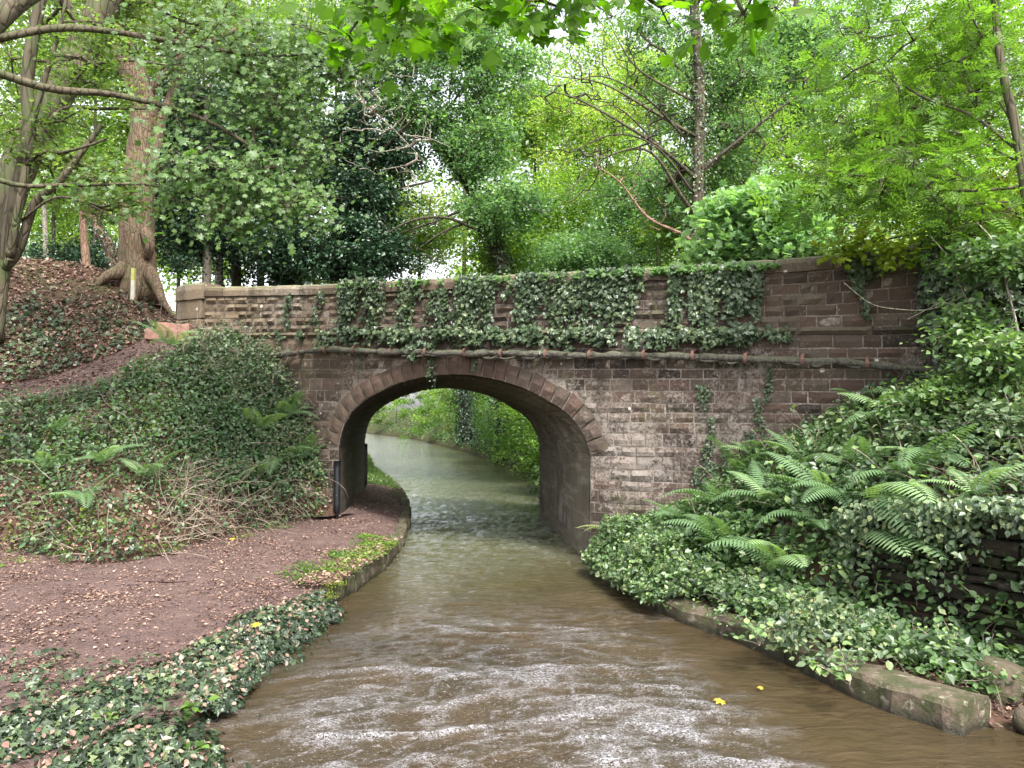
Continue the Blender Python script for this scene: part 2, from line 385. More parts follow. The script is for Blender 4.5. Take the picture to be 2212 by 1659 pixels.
def earth_mat(name, c1, c2, c3, green=0.0):
    g = NG(name); n = g.noise(4, 8, .7); f = g.noise(60, 5, .75); m = g.noise(18, 4, .6)
    c = g.mix(g.ramp(n, [(.35, 0.0), (.65, 1.0)]), c1, c2)
    c = g.mix(g.ramp(f, [(.45, 0.0), (.72, .8)]), c, c3)
    if green: c = g.mix(g.ramp(g.noise(1.1, 6, .7), [(.5, 0.0), (.62, green)]), c, (.05, .07, .025))
    h = g.math('ADD', g.math('MULTIPLY', f, .5), m)
    return g.done(g.princ(c, .95, .15, g.bump(h, .9, .03)))
M['path'] = earth_mat('red_brown_trodden_earth', (.052, .034, .030), (.105, .067, .060), (.22, .155, .14))
M['soil'] = earth_mat('leafy_bank_soil', (.045, .028, .02), (.085, .048, .034), (.14, .085, .06), .5)
M['floor'] = earth_mat('woodland_floor_soil', (.03, .025, .015), (.06, .045, .025), (.08, .07, .03), .8)
def moss_stone():
    g = NG('mossy_kerb_stone'); n = g.noise(5, 7, .7); f = g.noise(40, 5, .7); t = g.attr('tone')
    c = g.mix(t, (.085, .065, .048), (.16, .12, .088))
    c = g.mix(g.ramp(n, [(.42, 0.0), (.55, .85)]), c, (.045, .055, .018))
    c = g.mix(g.ramp(g.noise(9, 6, .7), [(.58, 0.0), (.64, .8)]), c, (.32, .29, .23))
    c = g.mix(g.ramp(f, [(.3, .6), (.6, 0.0)]), c, (.03, .028, .02))
    geo = g.node('ShaderNodeNewGeometry'); sx = g.node('ShaderNodeSeparateXYZ'); g.link(geo.outputs['Position'], sx.inputs[0])
    wet = g.ramp(g.math('ADD', sx.outputs['Z'], g.math('MULTIPLY', g.math('SUBTRACT', n, .5), .12)), [(.02, 1.0), (.09, 0.0)])
    c = g.mix(g.math('MULTIPLY', wet, .8), c, (.02, .018, .012))
    return g.done(g.princ(c, g.math('SUBTRACT', .9, g.math('MULTIPLY', wet, .5)), .3, g.bump(g.math('ADD', f, g.noise(14, 5)), .9, .02)))
M['kerb'] = moss_stone()
def lag_mat():
    g = NG('mossy_pipe_lagging'); n = g.noise(12, 7, .75, dist=1.5); f = g.noise(50, 4)
    c = g.mix(g.ramp(n, [(.35, 0.0), (.6, 1.0)]), (.022, .02, .017), (.13, .12, .10))
    geo = g.node('ShaderNodeNewGeometry'); sx = g.node('ShaderNodeSeparateXYZ'); g.link(geo.outputs['Normal'], sx.inputs[0])
    up = g.ramp(g.math('ADD', sx.outputs['Z'], g.math('MULTIPLY', g.math('SUBTRACT', g.noise(9, 4), .5), 1.2)), [(.25, 0.0), (.7, 1.0)])
    c = g.mix(g.math('MULTIPLY', up, .6), c, (.085, .095, .05))
    return g.done(g.princ(c, .9, .2, g.bump(g.math('ADD', n, g.math('MULTIPLY', f, .4)), 1.0, .03)))
M['lag'] = lag_mat()
def simple(name, col, rough=.6, spec=.4, nz=12, var=.5, **k):
    g = NG(name); n = g.noise(nz, 5, .65)
    c = g.mix(g.ramp(n, [(.3, 0.0), (.7, 1.0)]), tuple(x * (1 - var) for x in col), tuple(min(1, x * (1 + var * .6)) for x in col))
    return g.done(g.princ(c, rough, spec, g.bump(n, .4, .01), **k))
M['iron'] = simple('rusty_iron_strap', (.13, .065, .05), .75, .4, 30)
M['blackiron'] = simple('black_painted_iron', (.012, .013, .016), .38, .5, 8, .3)
M['postwood'] = simple('pale_painted_post', (.55, .52, .42), .7, .3, 10, .2)
M['postyellow'] = simple('yellow_marker_tip', (.42, .42, .12), .7, .3, 10, .2)
M['redslab'] = simple('worn_red_stone', (.27, .155, .12), .9, .2, 9, .4)
M['shaderock'] = earth_mat('shade_darkened_mossy_rock', (.014, .011, .009), (.032, .026, .02), (.05, .042, .032), .8)  # mossy rock, its colour blackened to carry the shade of the hollow
def water_mat():
    g = NG('murky_canal_water'); foam_glint = g.attr('foam_glint'); rough_m = g.attr('churn'); pos = g.tc.outputs['Object']
    w1 = g.noise(4, 5, .55, st=(1, 1.9, 1), dist=.8); w2 = g.noise(22, 4, .65, st=(1, 1.7, 1), dist=1.0); w3 = g.noise(70, 3, .7, st=(1, 1.5, 1))
    h = g.math('ADD', g.math('MULTIPLY', w1, .55), g.math('ADD', g.math('MULTIPLY', w2, g.math('MULTIPLY', rough_m, .34)), g.math('MULTIPLY', w3, g.math('MULTIPLY', rough_m, .12))))
    nb = g.bump(h, 1.0, .075)
    silt = g.noise(1.2, 4, .6)
    c = g.mix(g.ramp(silt, [(.35, 0.0), (.65, 1.0)]), (.036, .027, .014), (.052, .036, .019))
    c = g.mix(g.attr('green'), c, (.056, .060, .026))
    fz = g.noise(52, 6, .8, st=(.7, 1, 1), dist=1.5)
    sp = g.ramp(g.math('ADD', g.noise(42, 5, .85, st=(.5, 1, 1), dist=1.5), g.math('MULTIPLY', g.math('SUBTRACT', rough_m, .9), .12)), [(.60, 0.0), (.66, 1.0)])  # white speckles stand in for sky glints as well as bubbles
    fm = g.math('MAXIMUM', g.math('MULTIPLY', foam_glint, g.ramp(fz, [(.49, 0.0), (.55, .9)]), clamp=True), g.math('MULTIPLY', sp, g.math('MINIMUM', g.math('MULTIPLY', rough_m, 1.0), .8)))
    c = g.mix(fm, c, (.50, .50, .55))
    p = g.princ(c, g.math('ADD', .03, g.math('MULTIPLY', fm, .3)), .5, nb, IOR=1.33)
    return g.done(p)
M['water'] = water_mat()
# ================================================================== SETTING: ground, water, banks
def loft(rows, ncol, nsub, noise=0.0, nsc=1.2, seed=0, edge0=True, edge1=True):
    """rows: list of polylines (same number of points); nsub: cells in each band. Returns grid (r, c, 3)"""
    rows = [resample(r, ncol) for r in rows]; G = []
    for i in range(len(rows) - 1):
        for t in np.linspace(0, 1, nsub[i], endpoint=False): G.append(rows[i] * (1 - t) + rows[i + 1] * t)
    G.append(rows[-1]); G = np.array(G)
    if noise:
        w = np.ones(len(G)); 
        if edge0: w[0] = 0
        if edge1: w[-1] = 0
        G[..., 2] += noise * fbm(G[..., :2], nsc, 4, seed) * w[:, None]
    return G
def grid_obj(name, G, m, **k):
    r, c = G.shape[:2]; idx = np.arange(r * c).reshape(r, c)
    q = np.stack([idx[:-1, :-1], idx[:-1, 1:], idx[1:, 1:], idx[1:, :-1]], -1).reshape(-1, 4)
    P = G[idx.ravel() // c, idx.ravel() % c]
    a = P[q[0, 0]]; 
    # face upwards on the whole
    nz = np.cross(P[q[:, 1]] - P[q[:, 0]], P[q[:, 3]] - P[q[:, 0]])[:, 2].sum()
    if nz < 0: q = q[:, ::-1].copy()
    return mesh_np(name, P, q, m, smooth=True, **k)
def gsample(G, n, mask=None, lift=(0, .1)):
    """random points on a grid with normals"""
    a = G[:-1, :-1]; b = G[:-1, 1:]; c = G[1:, :-1]
    nr = np.cross(b - a, c - a); ar = np.linalg.norm(nr, axis=-1); nr = nr / (ar[..., None] + 1e-9); nr *= np.where(nr[..., 2:] < 0, -1, 1)
    w = ar.ravel() * (1 if mask is None else np.clip(mask(a.reshape(-1, 3)), 0, None))
    i = R.choice(len(w), n, p=w / w.sum()); u, v = R.random((2, n, 1))
    A, B, C = a.reshape(-1, 3)[i], b.reshape(-1, 3)[i], c.reshape(-1, 3)[i]; D = G[1:, 1:].reshape(-1, 3)[i]
    P = A * (1 - u) * (1 - v) + B * u * (1 - v) + C * (1 - u) * v + D * u * v; N = nr.reshape(-1, 3)[i]
    h = R.uniform(lift[0], lift[1], (n, 1)) if np.ndim(lift[1]) == 0 else lift[1]
    return P + N * h, N

# ground far out to the horizon, just under the canal bed
gx = np.linspace(-1500, 1500, 13)
GG = np.stack(np.meshgrid(gx, gx, indexing='ij') + [np.full((13, 13), -1.2)], -1)
o = grid_obj('ground', GG, M['floor']); o['kind'] = 'structure'

EL = [(-2.2, -3), (-2.15, 1), (-2.16, 4.87), (-2.27, 5.87), (-2.36, 7.0), (-2.27, 8.1), (-2.11, 9.2), (-1.93, 10.5), (-1.84, 11.6), (-1.85, 12.6), (-1.92, 13.6), (-2.03, 15.2), (-2.3, 17.4), (-2.8, 20.5), (-3.5, 24), (-5.4, 31), (-9.5, 50), (-14, 65), (-19, 85), (-27, 112), (-40, 150)]
ER = [(4.6, -3), (4.2, 2), (3.5, 4.2), (3.16, 5.4), (2.69, 6.17), (2.3, 7.58), (1.74, 8.66), (1.43, 9.96), (1.2, 11.2), (1.12, 12.2), (.9, 14.5), (.62, 17.3), (.85, 21), (1.1, 27.7), (-.13, 35.8), (-3.5, 54.5), (-10.8, 87), (-19, 114), (-32, 150)]
def atY(L, Y):
    L = np.array(L); return np.interp(Y, L[:, 1], L[:, 0])

# ---- water
xs = np.unique(np.r_[np.linspace(-45, -4, 42), np.linspace(-4, -2.5, 20), np.arange(-2.5, 3.7, .028), np.linspace(3.7, 9, 20)])
ys = np.r_[np.linspace(-4, 2.8, 20), np.arange(2.9, 13, .03), 13 + np.cumsum(.032 * 1.018 ** np.arange(250))]
ys = ys[ys < 158]; ys = np.r_[ys, 160]
XX, YY = np.meshgrid(xs, ys); PW = np.stack([XX, YY], -1)
bend = YY + .10 * (XX - .25) ** 2
cen = 1 - np.clip(np.abs(XX - .1 - .02 * YY) / 2.2, 0, 1) ** 2
churn = np.clip((11.5 - bend) / 5.5, 0, 1) * np.clip(.45 + 1.0 * cen, 0, 1)
churn = np.maximum(churn, .75 * np.exp(-((bend - 15.5) / 4.5) ** 2)); churn = np.maximum(churn, .2 + .3 * np.exp(-((YY - 24) / 8) ** 2))
calm = np.clip((XX - 1.25 - .12 * (7 - YY)) / .7, 0, 1) * (YY < 8.5); churn = churn * (1 - .8 * calm)
WPT = np.stack([XX * 1.0 + .35 * fbm(PW, .6, 2, 5), bend * 2.3 + .5 * fbm(PW, .8, 2, 6)], -1)
rg = 1 - np.abs(fbm(WPT, .95, 3, 11)); rg2 = 1 - np.abs(fbm(WPT * [1.5, 1], 2.4, 3, 17)); rg3 = fbm(PW * [1, 1.7], 7.0, 3, 23)
swell = fbm(np.stack([XX * .5, bend * 1.3], -1), .9, 2, 31)
ZW = churn * (1 + 1.3 * np.exp(-((YY - 17) / 6) ** 2)) * (.075 * (rg - .75) + .036 * (rg2 - .75) + .014 * rg3) + .012 * swell * (.4 + churn)
fade = np.clip((60 - YY) / 40, .05, 1); ZW *= fade
ZW += .010 * vn(PW, .8, 3) * (calm > 0) * calm
band = np.exp(-((bend - 8.3) / .35) ** 2) * .8 + np.exp(-((bend - 6.9) / .5) ** 2) * .7 + np.exp(-((bend - 5.4) / .8) ** 2) * .8 + np.exp(-((bend - 3.9) / .9) ** 2)
foam_glint = np.clip((rg + .35 * rg2 + .25 * rg3 - 1.02) * 3.2, 0, 1) * np.clip(churn * 1.3 - .25, 0, 1) * np.clip(.25 + band, 0, 1)  # real foam together with sky glints painted as white
foam_glint = np.maximum(foam_glint, .9 * np.clip((rg2 + .3 * rg3 - .93) * 6, 0, 1) * np.exp(-((YY - 17.5) / 5) ** 2) * (YY > 11.5))
foam_glint = np.maximum(foam_glint, .5 * np.clip((rg2 - .86) * 9, 0, 1) * np.clip(churn * 1.2 - .3, 0, 1))
green = np.clip((YY - 9) / 6, 0, 1)
r, c = XX.shape; idx = np.arange(r * c).reshape(r, c)
keep = (XX > atY(EL, YY) - .6) & (XX < atY(ER, YY) + np.where(YY < 7, 5, .7))
q = np.stack([idx[:-1, :-1], idx[:-1, 1:], idx[1:, 1:], idx[1:, :-1]], -1).reshape(-1, 4)
q = q[keep.ravel()[q[:, 0]] | keep.ravel()[q[:, 2]]]
used = np.unique(q); rm = np.zeros(r * c, int); rm[used] = np.arange(len(used))
o = mesh_np('water', np.stack([XX, YY, ZW], -1).reshape(-1, 3)[used], rm[q], M['water'], smooth=True,
            extra={'foam_glint': foam_glint.ravel()[used], 'churn': np.clip(churn * 1.2, .12, 1).ravel()[used], 'green': green.ravel()[used]})
o['kind'] = 'structure'

# ---- towpath
oc = [(-13, -3), (-13, 3), (-11.5, 6.5), (-10, 8.3), (-7.3, 10.95), (-5.6, 10.35), (-5.0, 10.95), (-4.6, 12.3), (-4.3, 13.35), (-3.95, 14.0), (-3.2, 14.35), (-3.55, 17.5), (-3.9, 20), (-5.0, 23.5), (-7.4, 32)]
ec = [(-2.2, -3), (-2.2, 1), (-2.22, 4.87), (-2.3, 5.87), (-2.4, 7.0), (-2.3, 8.1), (-2.25, 9.2), (-2.1, 10.5), (-2.0, 11.6), (-2.0, 12.6), (-2.05, 13.6), (-2.4, 17.2), (-2.85, 20.2), (-3.6, 24), (-5.5, 31.5)]
zo = [.35] * 7 + [.38, .42, .44, .46, .46, .42, .4, .4]
oc3 = [(a, b, z) for (a, b), z in zip(oc, zo)]; ec3 = [(a, b, .20) for a, b in ec]; skirt = [(a + .05, b, -.4) for a, b in ec]
mid = [tuple(np.array(a) * .5 + np.array(b) * .5 + [0, 0, .02]) for a, b in zip(oc3, ec3)]
TPG = loft([ec3, mid, oc3], 300, [16, 24], .03, 1.6, 3)
grid_obj('towpath_edge_soil', loft([skirt, ec3], 300, [4], .0), M['soil'])['kind'] = 'structure'
o = grid_obj('towpath', TPG, M['path']); o['kind'] = 'structure'

# ---- left bank
def pt(px, Y, z): return (X_(px, Y), Y, z)
rA = [(-13, 4, .3), (-10, 8.3, .3), pt(0, 10.9, .3), pt(200, 10.2, .3), pt(330, 10.7, .3), pt(400, 11.3, .3), pt(480, 12.2, .33), pt(560, 13.2, .36), pt(630, 13.9, .4), pt(690, 14.25, .42), pt(738, 14.33, .42)]
rB = [(-14, 5, 1.3), (-11, 9.3, 1.5), pt(0, 11.9, 1.5), pt(200, 11.7, 1.5), pt(330, 12.1, 1.7), pt(400, 12.8, 1.85), pt(480, 13.6, 2.0), pt(560, 14.1, 2.0), pt(630, 14.3, 1.5), pt(690, 14.4, .9), pt(738, 14.36, .44)]
rC = [(-15, 6, 2.2), (-12, 10.5, 2.4), pt(0, 13.0, 2.52), pt(200, 13.4, 2.72), pt(330, 13.9, 3.12), pt(400, 14.5, 3.5), pt(480, 15.2, 3.8), pt(560, 15.1, 3.5), pt(630, 14.8, 2.5), pt(690, 14.55, 1.3), pt(738, 14.4, .45)]
BKA = loft([rA, rB, rC], 220, [22, 22], .20, 1.1, 8)
for k in range(BKA.shape[1]):                         # the noise dies out against the wall
    pass
grid_obj('left_bank', BKA, M['soil'])['kind'] = 'structure'
sD = [(-15, 6, 2.2), (-12, 10.5, 2.4), pt(0, 13.0, 2.52), pt(200, 13.4, 2.72), pt(330, 13.9, 3.12), pt(400, 14.5, 3.5), pt(445, 15.0, 3.75)]
sE = [(-15.5, 7.2, 2.4), (-12.7, 11.8, 2.7), pt(0, 14.3, 2.88), pt(200, 14.7, 3.33), pt(330, 15.3, 3.9), pt(400, 16.0, 4.22), pt(445, 16.6, 4.28)]
sF = [(-18, 9, 5.6), (-14.5, 14.3, 5.6), pt(0, 17.0, 5.85), pt(200, 17.5, 5.7), pt(330, 18.0, 5.05), pt(390, 18.6, 4.45), pt(445, 19.5, 4.3)]
sG = [(-26, 16, 6.5), (-22, 20, 6.6), pt(0, 24, 6.6), pt(200, 24, 6.2), pt(330, 24, 5.0), pt(400, 24, 4.4), pt(445, 24, 4.3)]
sH = [(-110, 80, 8), (-90, 85, 8), pt(0, 90, 7), pt(200, 90, 6.6), pt(330, 90, 5.4), pt(400, 90, 5), pt(445, 90, 5)]
UPP = loft([sD, sE], 150, [10], .04, 2, 12)
grid_obj('upper_path', UPP, M['path'])['kind'] = 'structure'
UPS = loft([sE, sF], 160, [24], .12, 1.1, 13, edge0=True)
grid_obj('upper_slope', UPS, M['soil'])['kind'] = 'structure'
UPW = loft([sF, sG, sH], 60, [10, 14], .1, .5, 14)
grid_obj('left_woodland_floor', UPW, M['floor'])['kind'] = 'structure'
# ---- banks beyond the bridge
def side(L, offs, ys, sgn):
    rows = []
    for of, z in offs: rows.append([(atY(L, y) + sgn * of, y, z * (1 + .0 * y)) for y in ys])
    return rows
yb = [18.4, 20, 23, 27, 31, 36, 45, 55, 70, 90, 115, 150]
FL = loft(side(EL, [(0, -.3), (.05, .24), (1.5, .34), (2.4, .6), (5, 2.6), (8, 4.1), (25, 4.6), (70, 6)], yb, -1), 160, [2, 6, 4, 8, 8, 8, 6], .10, .9, 15)
grid_obj('far_left_bank', FL, M['floor'])['kind'] = 'structure'
FR = loft(side(ER, [(-.1, -.3), (.05, .1), (.7, .55), (2.5, 1.9), (6, 3.7), (25, 4.3), (90, 6)], yb, 1), 160, [3, 6, 8, 8, 8, 6], .16, .9, 16)
grid_obj('far_right_bank', FR, M['floor'])['kind'] = 'structure'
# ---- right bank
q0 = [(1.3, 11.9, .16), (1.5, 10.6, .17), (1.75, 9.5, .17), (2.1, 8.5, .17), (2.6, 7.5, .17), (2.9, 6.75, .17), (3.25, 5.95, .1), (3.75, 5.1, -.25)]
q1 = [(1.45, 11.9, .2), (1.95, 10.9, .3), (2.5, 10.0, .4), (2.85, 9.1, .35), (3.35, 8.15, .2), (3.85, 7.2, .1), (4.4, 6.4, 0), (5, 5.0, -.3)]
q2 = [(1.5, 11.85, .25), (2.1, 11.0, .45), (2.75, 10.2, .75), (3.15, 9.3, .95), (3.65, 8.4, 1.1), (4.15, 7.45, 1.25), (4.75, 6.6, 1.35), (5.4, 5.0, 1.4)]
q3 = [(1.75, 11.78, .3), (2.4, 11.42, .65), (3.1, 11.05, 1.1), (3.75, 10.7, 1.65), (4.6, 10.25, 2.15), (5.5, 9.78, 2.7), (7.2, 8.9, 3.1), (10, 7.4, 3.3)]
RB0 = loft([q0, q1], 150, [8], .03, 2, 21)
RB1 = loft([q1, q2], 150, [3], .0, 2, 22)
RB2 = loft([q2, q3], 160, [22], .12, 1.2, 23)
grid_obj('right_ledge_soil', RB0, M['soil'])['kind'] = 'structure'
grid_obj('right_bank_face', RB1, M['soil'])['kind'] = 'structure'
grid_obj('right_bank', RB2, M['soil'])['kind'] = 'structure'

# ================================================================== BRIDGE
bridge = empty('stone_bridge', 'red sandstone canal bridge with one wide arch, ivy over its parapet', 'bridge', FW(FS(1106, 900)[0], 0))
IN = [(732, 965), (737, 938), (745, 915), (763, 887), (793, 862), (829, 842), (867, 826), (916, 814), (968, 809), (1020, 811), (1076, 821), (1124, 836), (1159, 852), (1187, 868), (1215, 885), (1239, 908), (1258, 935), (1269, 960), (1276, 987)]
IN = np.array([FS(*p) for p in IN])
arc = resample(IN, 161)
jl = np.array([FS(731, 1112)[0], -.35]); jr = np.array([FS(1275, 1130)[0], -.6])
curve = np.vstack([resample([jl, arc[0]], 12)[:-1], arc, resample([arc[-1], jr], 16)[1:]])
tg = np.gradient(arc, axis=0); tg /= np.linalg.norm(tg, axis=1, keepdims=True); on = np.stack([-tg[:, 1], tg[:, 0]], 1)   # outward
THK = .30
ext = arc + on * THK
def coping_z(s): return np.interp(s, CPs, CPz)
cp = np.array([FS(*p) for p in [(443, 619), (560, 617), (730, 612), (900, 603), (1100, 592), (1300, 583), (1480, 573), (1660, 560), (1800, 549), (1900, 535), (2000, 521), (2212, 497), (2500, 470)]])
CPs, CPz = cp[:, 0], cp[:, 1]; s0, s1 = CPs[0], CPs[-1]
st = np.array([FS(*p) for p in [(443, 731), (1000, 727), (1700, 724), (2000, 722), (2500, 715)]])
def string_z(s): return np.interp(s, st[:, 0], st[:, 1])          # bottom of the string course
STH = .105; CTH = .21
# solid body behind the stones
n = 40
topS = np.linspace(s0, s1, n); outline = [(s0, -.6)] + [(s, z - .04) for s, z in zip(topS, coping_z(topS))] + [(s1, -.6)]
# lower body up to road level, full width of the bridge
road = lambda s: string_z(s) + .12
lo = [(s0, -.6)] + [(s, road(s)) for s in topS] + [(s1, -.6)]
cvo = curve.copy(); cvo[:, 1] = np.maximum(cvo[:, 1], -.6)
poly = lo + [tuple(p) for p in cvo[::-1]]
import bmesh
def prism(name, poly, d0, axis, L, m, parent, bev=0):
    bm = bmesh.new(); P = np.array(poly); A = FW(P[:, 0], P[:, 1], d0); B = A + axis * L
    va = [bm.verts.new(p) for p in A]; vb = [bm.verts.new(p) for p in B]
    bm.faces.new(va); bm.faces.new(vb[::-1]); k = len(va)
    for i in range(k): bm.faces.new((va[i], vb[i], vb[(i + 1) % k], va[(i + 1) % k]))
    bmesh.ops.recalc_face_normals(bm, faces=bm.faces); bmesh.ops.triangulate(bm, faces=bm.faces)
    me = bpy.data.meshes.new(name); bm.to_mesh(me); bm.free(); me.materials.append(m)
    o = bpy.data.objects.new(name, me); COL.objects.link(o); off(o, parent); return o
prism('wall_core', poly, .002, AX, BL, M['mortar'], bridge)
par = [(s, road(s) - .02) for s in topS] + [(s, coping_z(s) - .05) for s in topS[::-1]]
prism('parapet_core', par, .003, -NF, .35, M['mortar'], bridge)
prism('rear_parapet_core', par, 0, -NF, .34, M['mortar'], bridge).location += Vector(AX * (BL - .0))
# vault lining, with a groove at every course
al = np.r_[0, np.cumsum(np.linalg.norm(np.diff(curve, axis=0), axis=1))]
na, nd = 420, 40
ta = np.linspace(0, al[-1], na); cs = np.interp(ta, al, curve[:, 0]); cz = np.interp(ta, al, curve[:, 1])
dn = np.stack([np.gradient(cs), np.gradient(cz)], 1); dn /= np.linalg.norm(dn, axis=1, keepdims=True); inn = np.stack([dn[:, 1], -dn[:, 0]], 1)
dep = np.linspace(0, BL, nd)
D2, T2 = np.meshgrid(dep, ta)
g_ = ((T2 + .02 * np.sin(D2 * 1.3)) % .17) / .17; spr = (al[10] < T2) & (T2 < al[-16])
groove = np.exp(-((np.minimum(g_, 1 - g_)) / .09) ** 2) * .016 * spr
wob = .018 * fbm(np.stack([T2, D2 * .6], -1), 1.7, 3, 41) + .02 * np.clip((D2 < .05), 0, 1) * 0
off_in = .012 + wob - groove
S2 = cs[:, None] + inn[:, 0][:, None] * off_in; Z2 = cz[:, None] + inn[:, 1][:, None] * off_in
GB = FW(S2, Z2, -.012) + D2[..., None] * AX
r_, c_ = D2.shape; idx = np.arange(r_ * c_).reshape(r_, c_)
q = np.stack([idx[:-1, :-1], idx[:-1, 1:], idx[1:, 1:], idx[1:, :-1]], -1).reshape(-1, 4)
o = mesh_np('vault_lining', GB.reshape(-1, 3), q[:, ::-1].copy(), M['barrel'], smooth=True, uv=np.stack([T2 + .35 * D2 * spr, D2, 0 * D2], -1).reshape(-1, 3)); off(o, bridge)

# ---- stones
def block(qd, proud, rough=.012, nx=4, nz=2, seed=0, d_back=-.03, joint=.0095):
    """qd: (sA,zA),(sB,zB),(sC,zC),(sD,zD) anticlockwise from bottom-left; returns verts, faces"""
    qd = np.array(qd, float); ce = qd.mean(0)
    w = np.linalg.norm(qd[1] - qd[0]); h = np.linalg.norm(qd[3] - qd[0])
    qd = ce + (qd - ce) * [max(.5, 1 - 2 * joint / max(w, .05)), max(.5, 1 - 2 * joint / max(h, .05))]
    u = np.linspace(0, 1, nx + 1); v = np.linspace(0, 1, nz + 1)
    u = u + (u - .5) * 0; uu, vv = np.meshgrid(np.r_[0, .06, np.linspace(0, 1, nx + 1)[1:-1], .94, 1] if nx > 2 else u, v)
    P = (qd[0] * (1 - uu)[..., None] * (1 - vv)[..., None] + qd[1] * uu[..., None] * (1 - vv)[..., None] + qd[2] * (uu * vv)[..., None] + qd[3] * ((1 - uu) * vv)[..., None])
    e = np.minimum(np.minimum(uu, 1 - uu) * w, np.minimum(vv, 1 - vv) * h)
    d = proud * (1 - .65 * np.exp(-(e / .018))) + rough * fbm(P, 6, 2, seed) * (e > 0) * 1.6
    P = P + (.006 * np.stack([vn(P, 9, seed + 3), vn(P, 9, seed + 5)], -1))
    r, c = uu.shape; V = [FW(P[..., 0], P[..., 1], d).reshape(-1, 3)]
    idx = np.arange(r * c).reshape(r, c); Fc = [[idx[i, j], idx[i, j + 1], idx[i + 1, j + 1], idx[i + 1, j]] for i in range(r - 1) for j in range(c - 1)]
    ring = list(idx[0, :]) + list(idx[1:, -1]) + list(idx[-1, :-1][::-1]) + list(idx[1:-1, 0][::-1])
    fl = P.reshape(-1, 2)[ring]; k = len(ring); b = r * c
    V.append(FW(fl[:, 0], fl[:, 1], d_back))
    for i in range(k): Fc.append([ring[i], b + i, b + (i + 1) % k, ring[(i + 1) % k]])
    return np.concatenate(V), Fc
stones = []      # (area weight, V, F, tone, tan, pale)
def tanness(s, z):
    x = s * CO; px = CX + F * x / (YC - s * SI)
    left = np.clip((900 - px) / 420, 0, 1); up = 1.0 if z > 3.0 else .45
    return float(left * up + (0.12 if z > 3.4 else 0))
def paleness(s, z):
    px, py = proj(FW(s, z)); 
    return float(math.exp(-((px - 1400) / 190) ** 2 - ((py - 985) / 110) ** 2) * 1.0 + .4 * math.exp(-((px - 1250) / 250) ** 2 - ((py - 840) / 60) ** 2) - .25 * (py < 700))
def add_stone(qd, proud, **k):
    s = sum(p[0] for p in qd) / 4; z = sum(p[1] for p in qd) / 4
    V, Fc = block(qd, proud, seed=len(stones) * 7 % 9973, **k)
    stones.append([0, V, Fc, random.random(), min(1, tanness(s, z) * random.uniform(.75, 1.1)), paleness(s, z), (s, z)])
# courses below the string course. level low down, following the string course at the top
spring_z = arc[0, 1], arc[-1, 1]
def blocked(z):
    """span of s taken by the opening and its ring at height z"""
    L = ext[:80]; Rr = ext[80:]
    if z >= ext[:, 1].max() - .005: return None
    l = np.interp(z, L[:, 1], L[:, 0]) if z > L[0, 1] else np.interp(z, [jl[1], arc[0, 1]], [jl[0], arc[0, 0]])
    r = np.interp(-z, -Rr[:, 1], Rr[:, 0]) if z > Rr[-1, 1] else np.interp(z, [jr[1], arc[-1, 1]], [jr[0], arc[-1, 0]])
    return l, r
zl = [-.1]
while zl[-1] < 3.45: zl.append(zl[-1] + random.choice([.15, .165, .175, .185, .20, .215]))
zb = np.array(zl); kf = 3.62 / zb[-1]; zb = zb * kf
sref = FS(1350, 727)[0]; zref = string_z(sref)
zb = zb * (zref / zb[-1])
def line_z(k, s):
    w = np.clip((zb[k] - 2.0) / (zref - 2.0), 0, 1)
    return zb[k] + w * (string_z(s) - zref)
def row(zlo, zhi, sa, sb, lens, proud, gaps=True, cut=True, rough=.012):
    s = sa - random.random() * .3
    cuts = [sa]
    while s < sb:
        s += random.uniform(*lens)
        if s > sa + .14 and s < sb - .14: cuts.append(s)
    cuts.append(sb)
    for a, b in zip(cuts[:-1], cuts[1:]):
        za0, zb0, za1, zb1 = zlo(a), zlo(b), zhi(a), zhi(b); zm = (za0 + za1) / 2
        bl0, bl1 = blocked(za0 + .01), blocked(za1 - .01)
        pieces = [((a, b), (a, b))]
        if cut and bl0:
            if bl1 is None: bl1 = ((bl0[0] + bl0[1]) / 2,) * 2 if False else (bl0[0] + .12, bl0[1] - .12)
            pieces = []
            if min(bl0[0], bl1[0]) > a + .03: pieces.append(((a, min(b, bl0[0])), (a, min(b, bl1[0]))))
            if max(bl0[1], bl1[1]) < b - .03: pieces.append(((max(a, bl0[1]), b), (max(a, bl1[1]), b)))
        for (p0, p1), (p2, p3) in pieces:
            if p1 - p0 < .05 and p3 - p2 < .05: continue
            if p1 - p0 < .02: p1 = p0 + .02
            if p3 - p2 < .02: p3 = p2 + .02
            add_stone([(p0, zlo(p0)), (p1, zlo(p1)), (p3, zhi(p3)), (p2, zhi(p2))], random.uniform(*proud), rough=rough)
for k in range(len(zb) - 1):
    row(lambda s, k=k: line_z(k, s), lambda s, k=k: line_z(k + 1, s), s0 + .05, FS(2006, 900)[0], (.20, .44), (.010, .034), rough=.020)
# parapet: six courses between string and coping
NP = 5
def pz(k, s): return string_z(s) + STH + (coping_z(s) - CTH - .01 - string_z(s) - STH) * k / NP
for k in range(NP):
    row(lambda s, k=k: pz(k, s), lambda s, k=k: pz(k + 1, s), s0 + .03, FS(2006, 600)[0], (.19, .40), (.014, .055), cut=False, rough=.04)
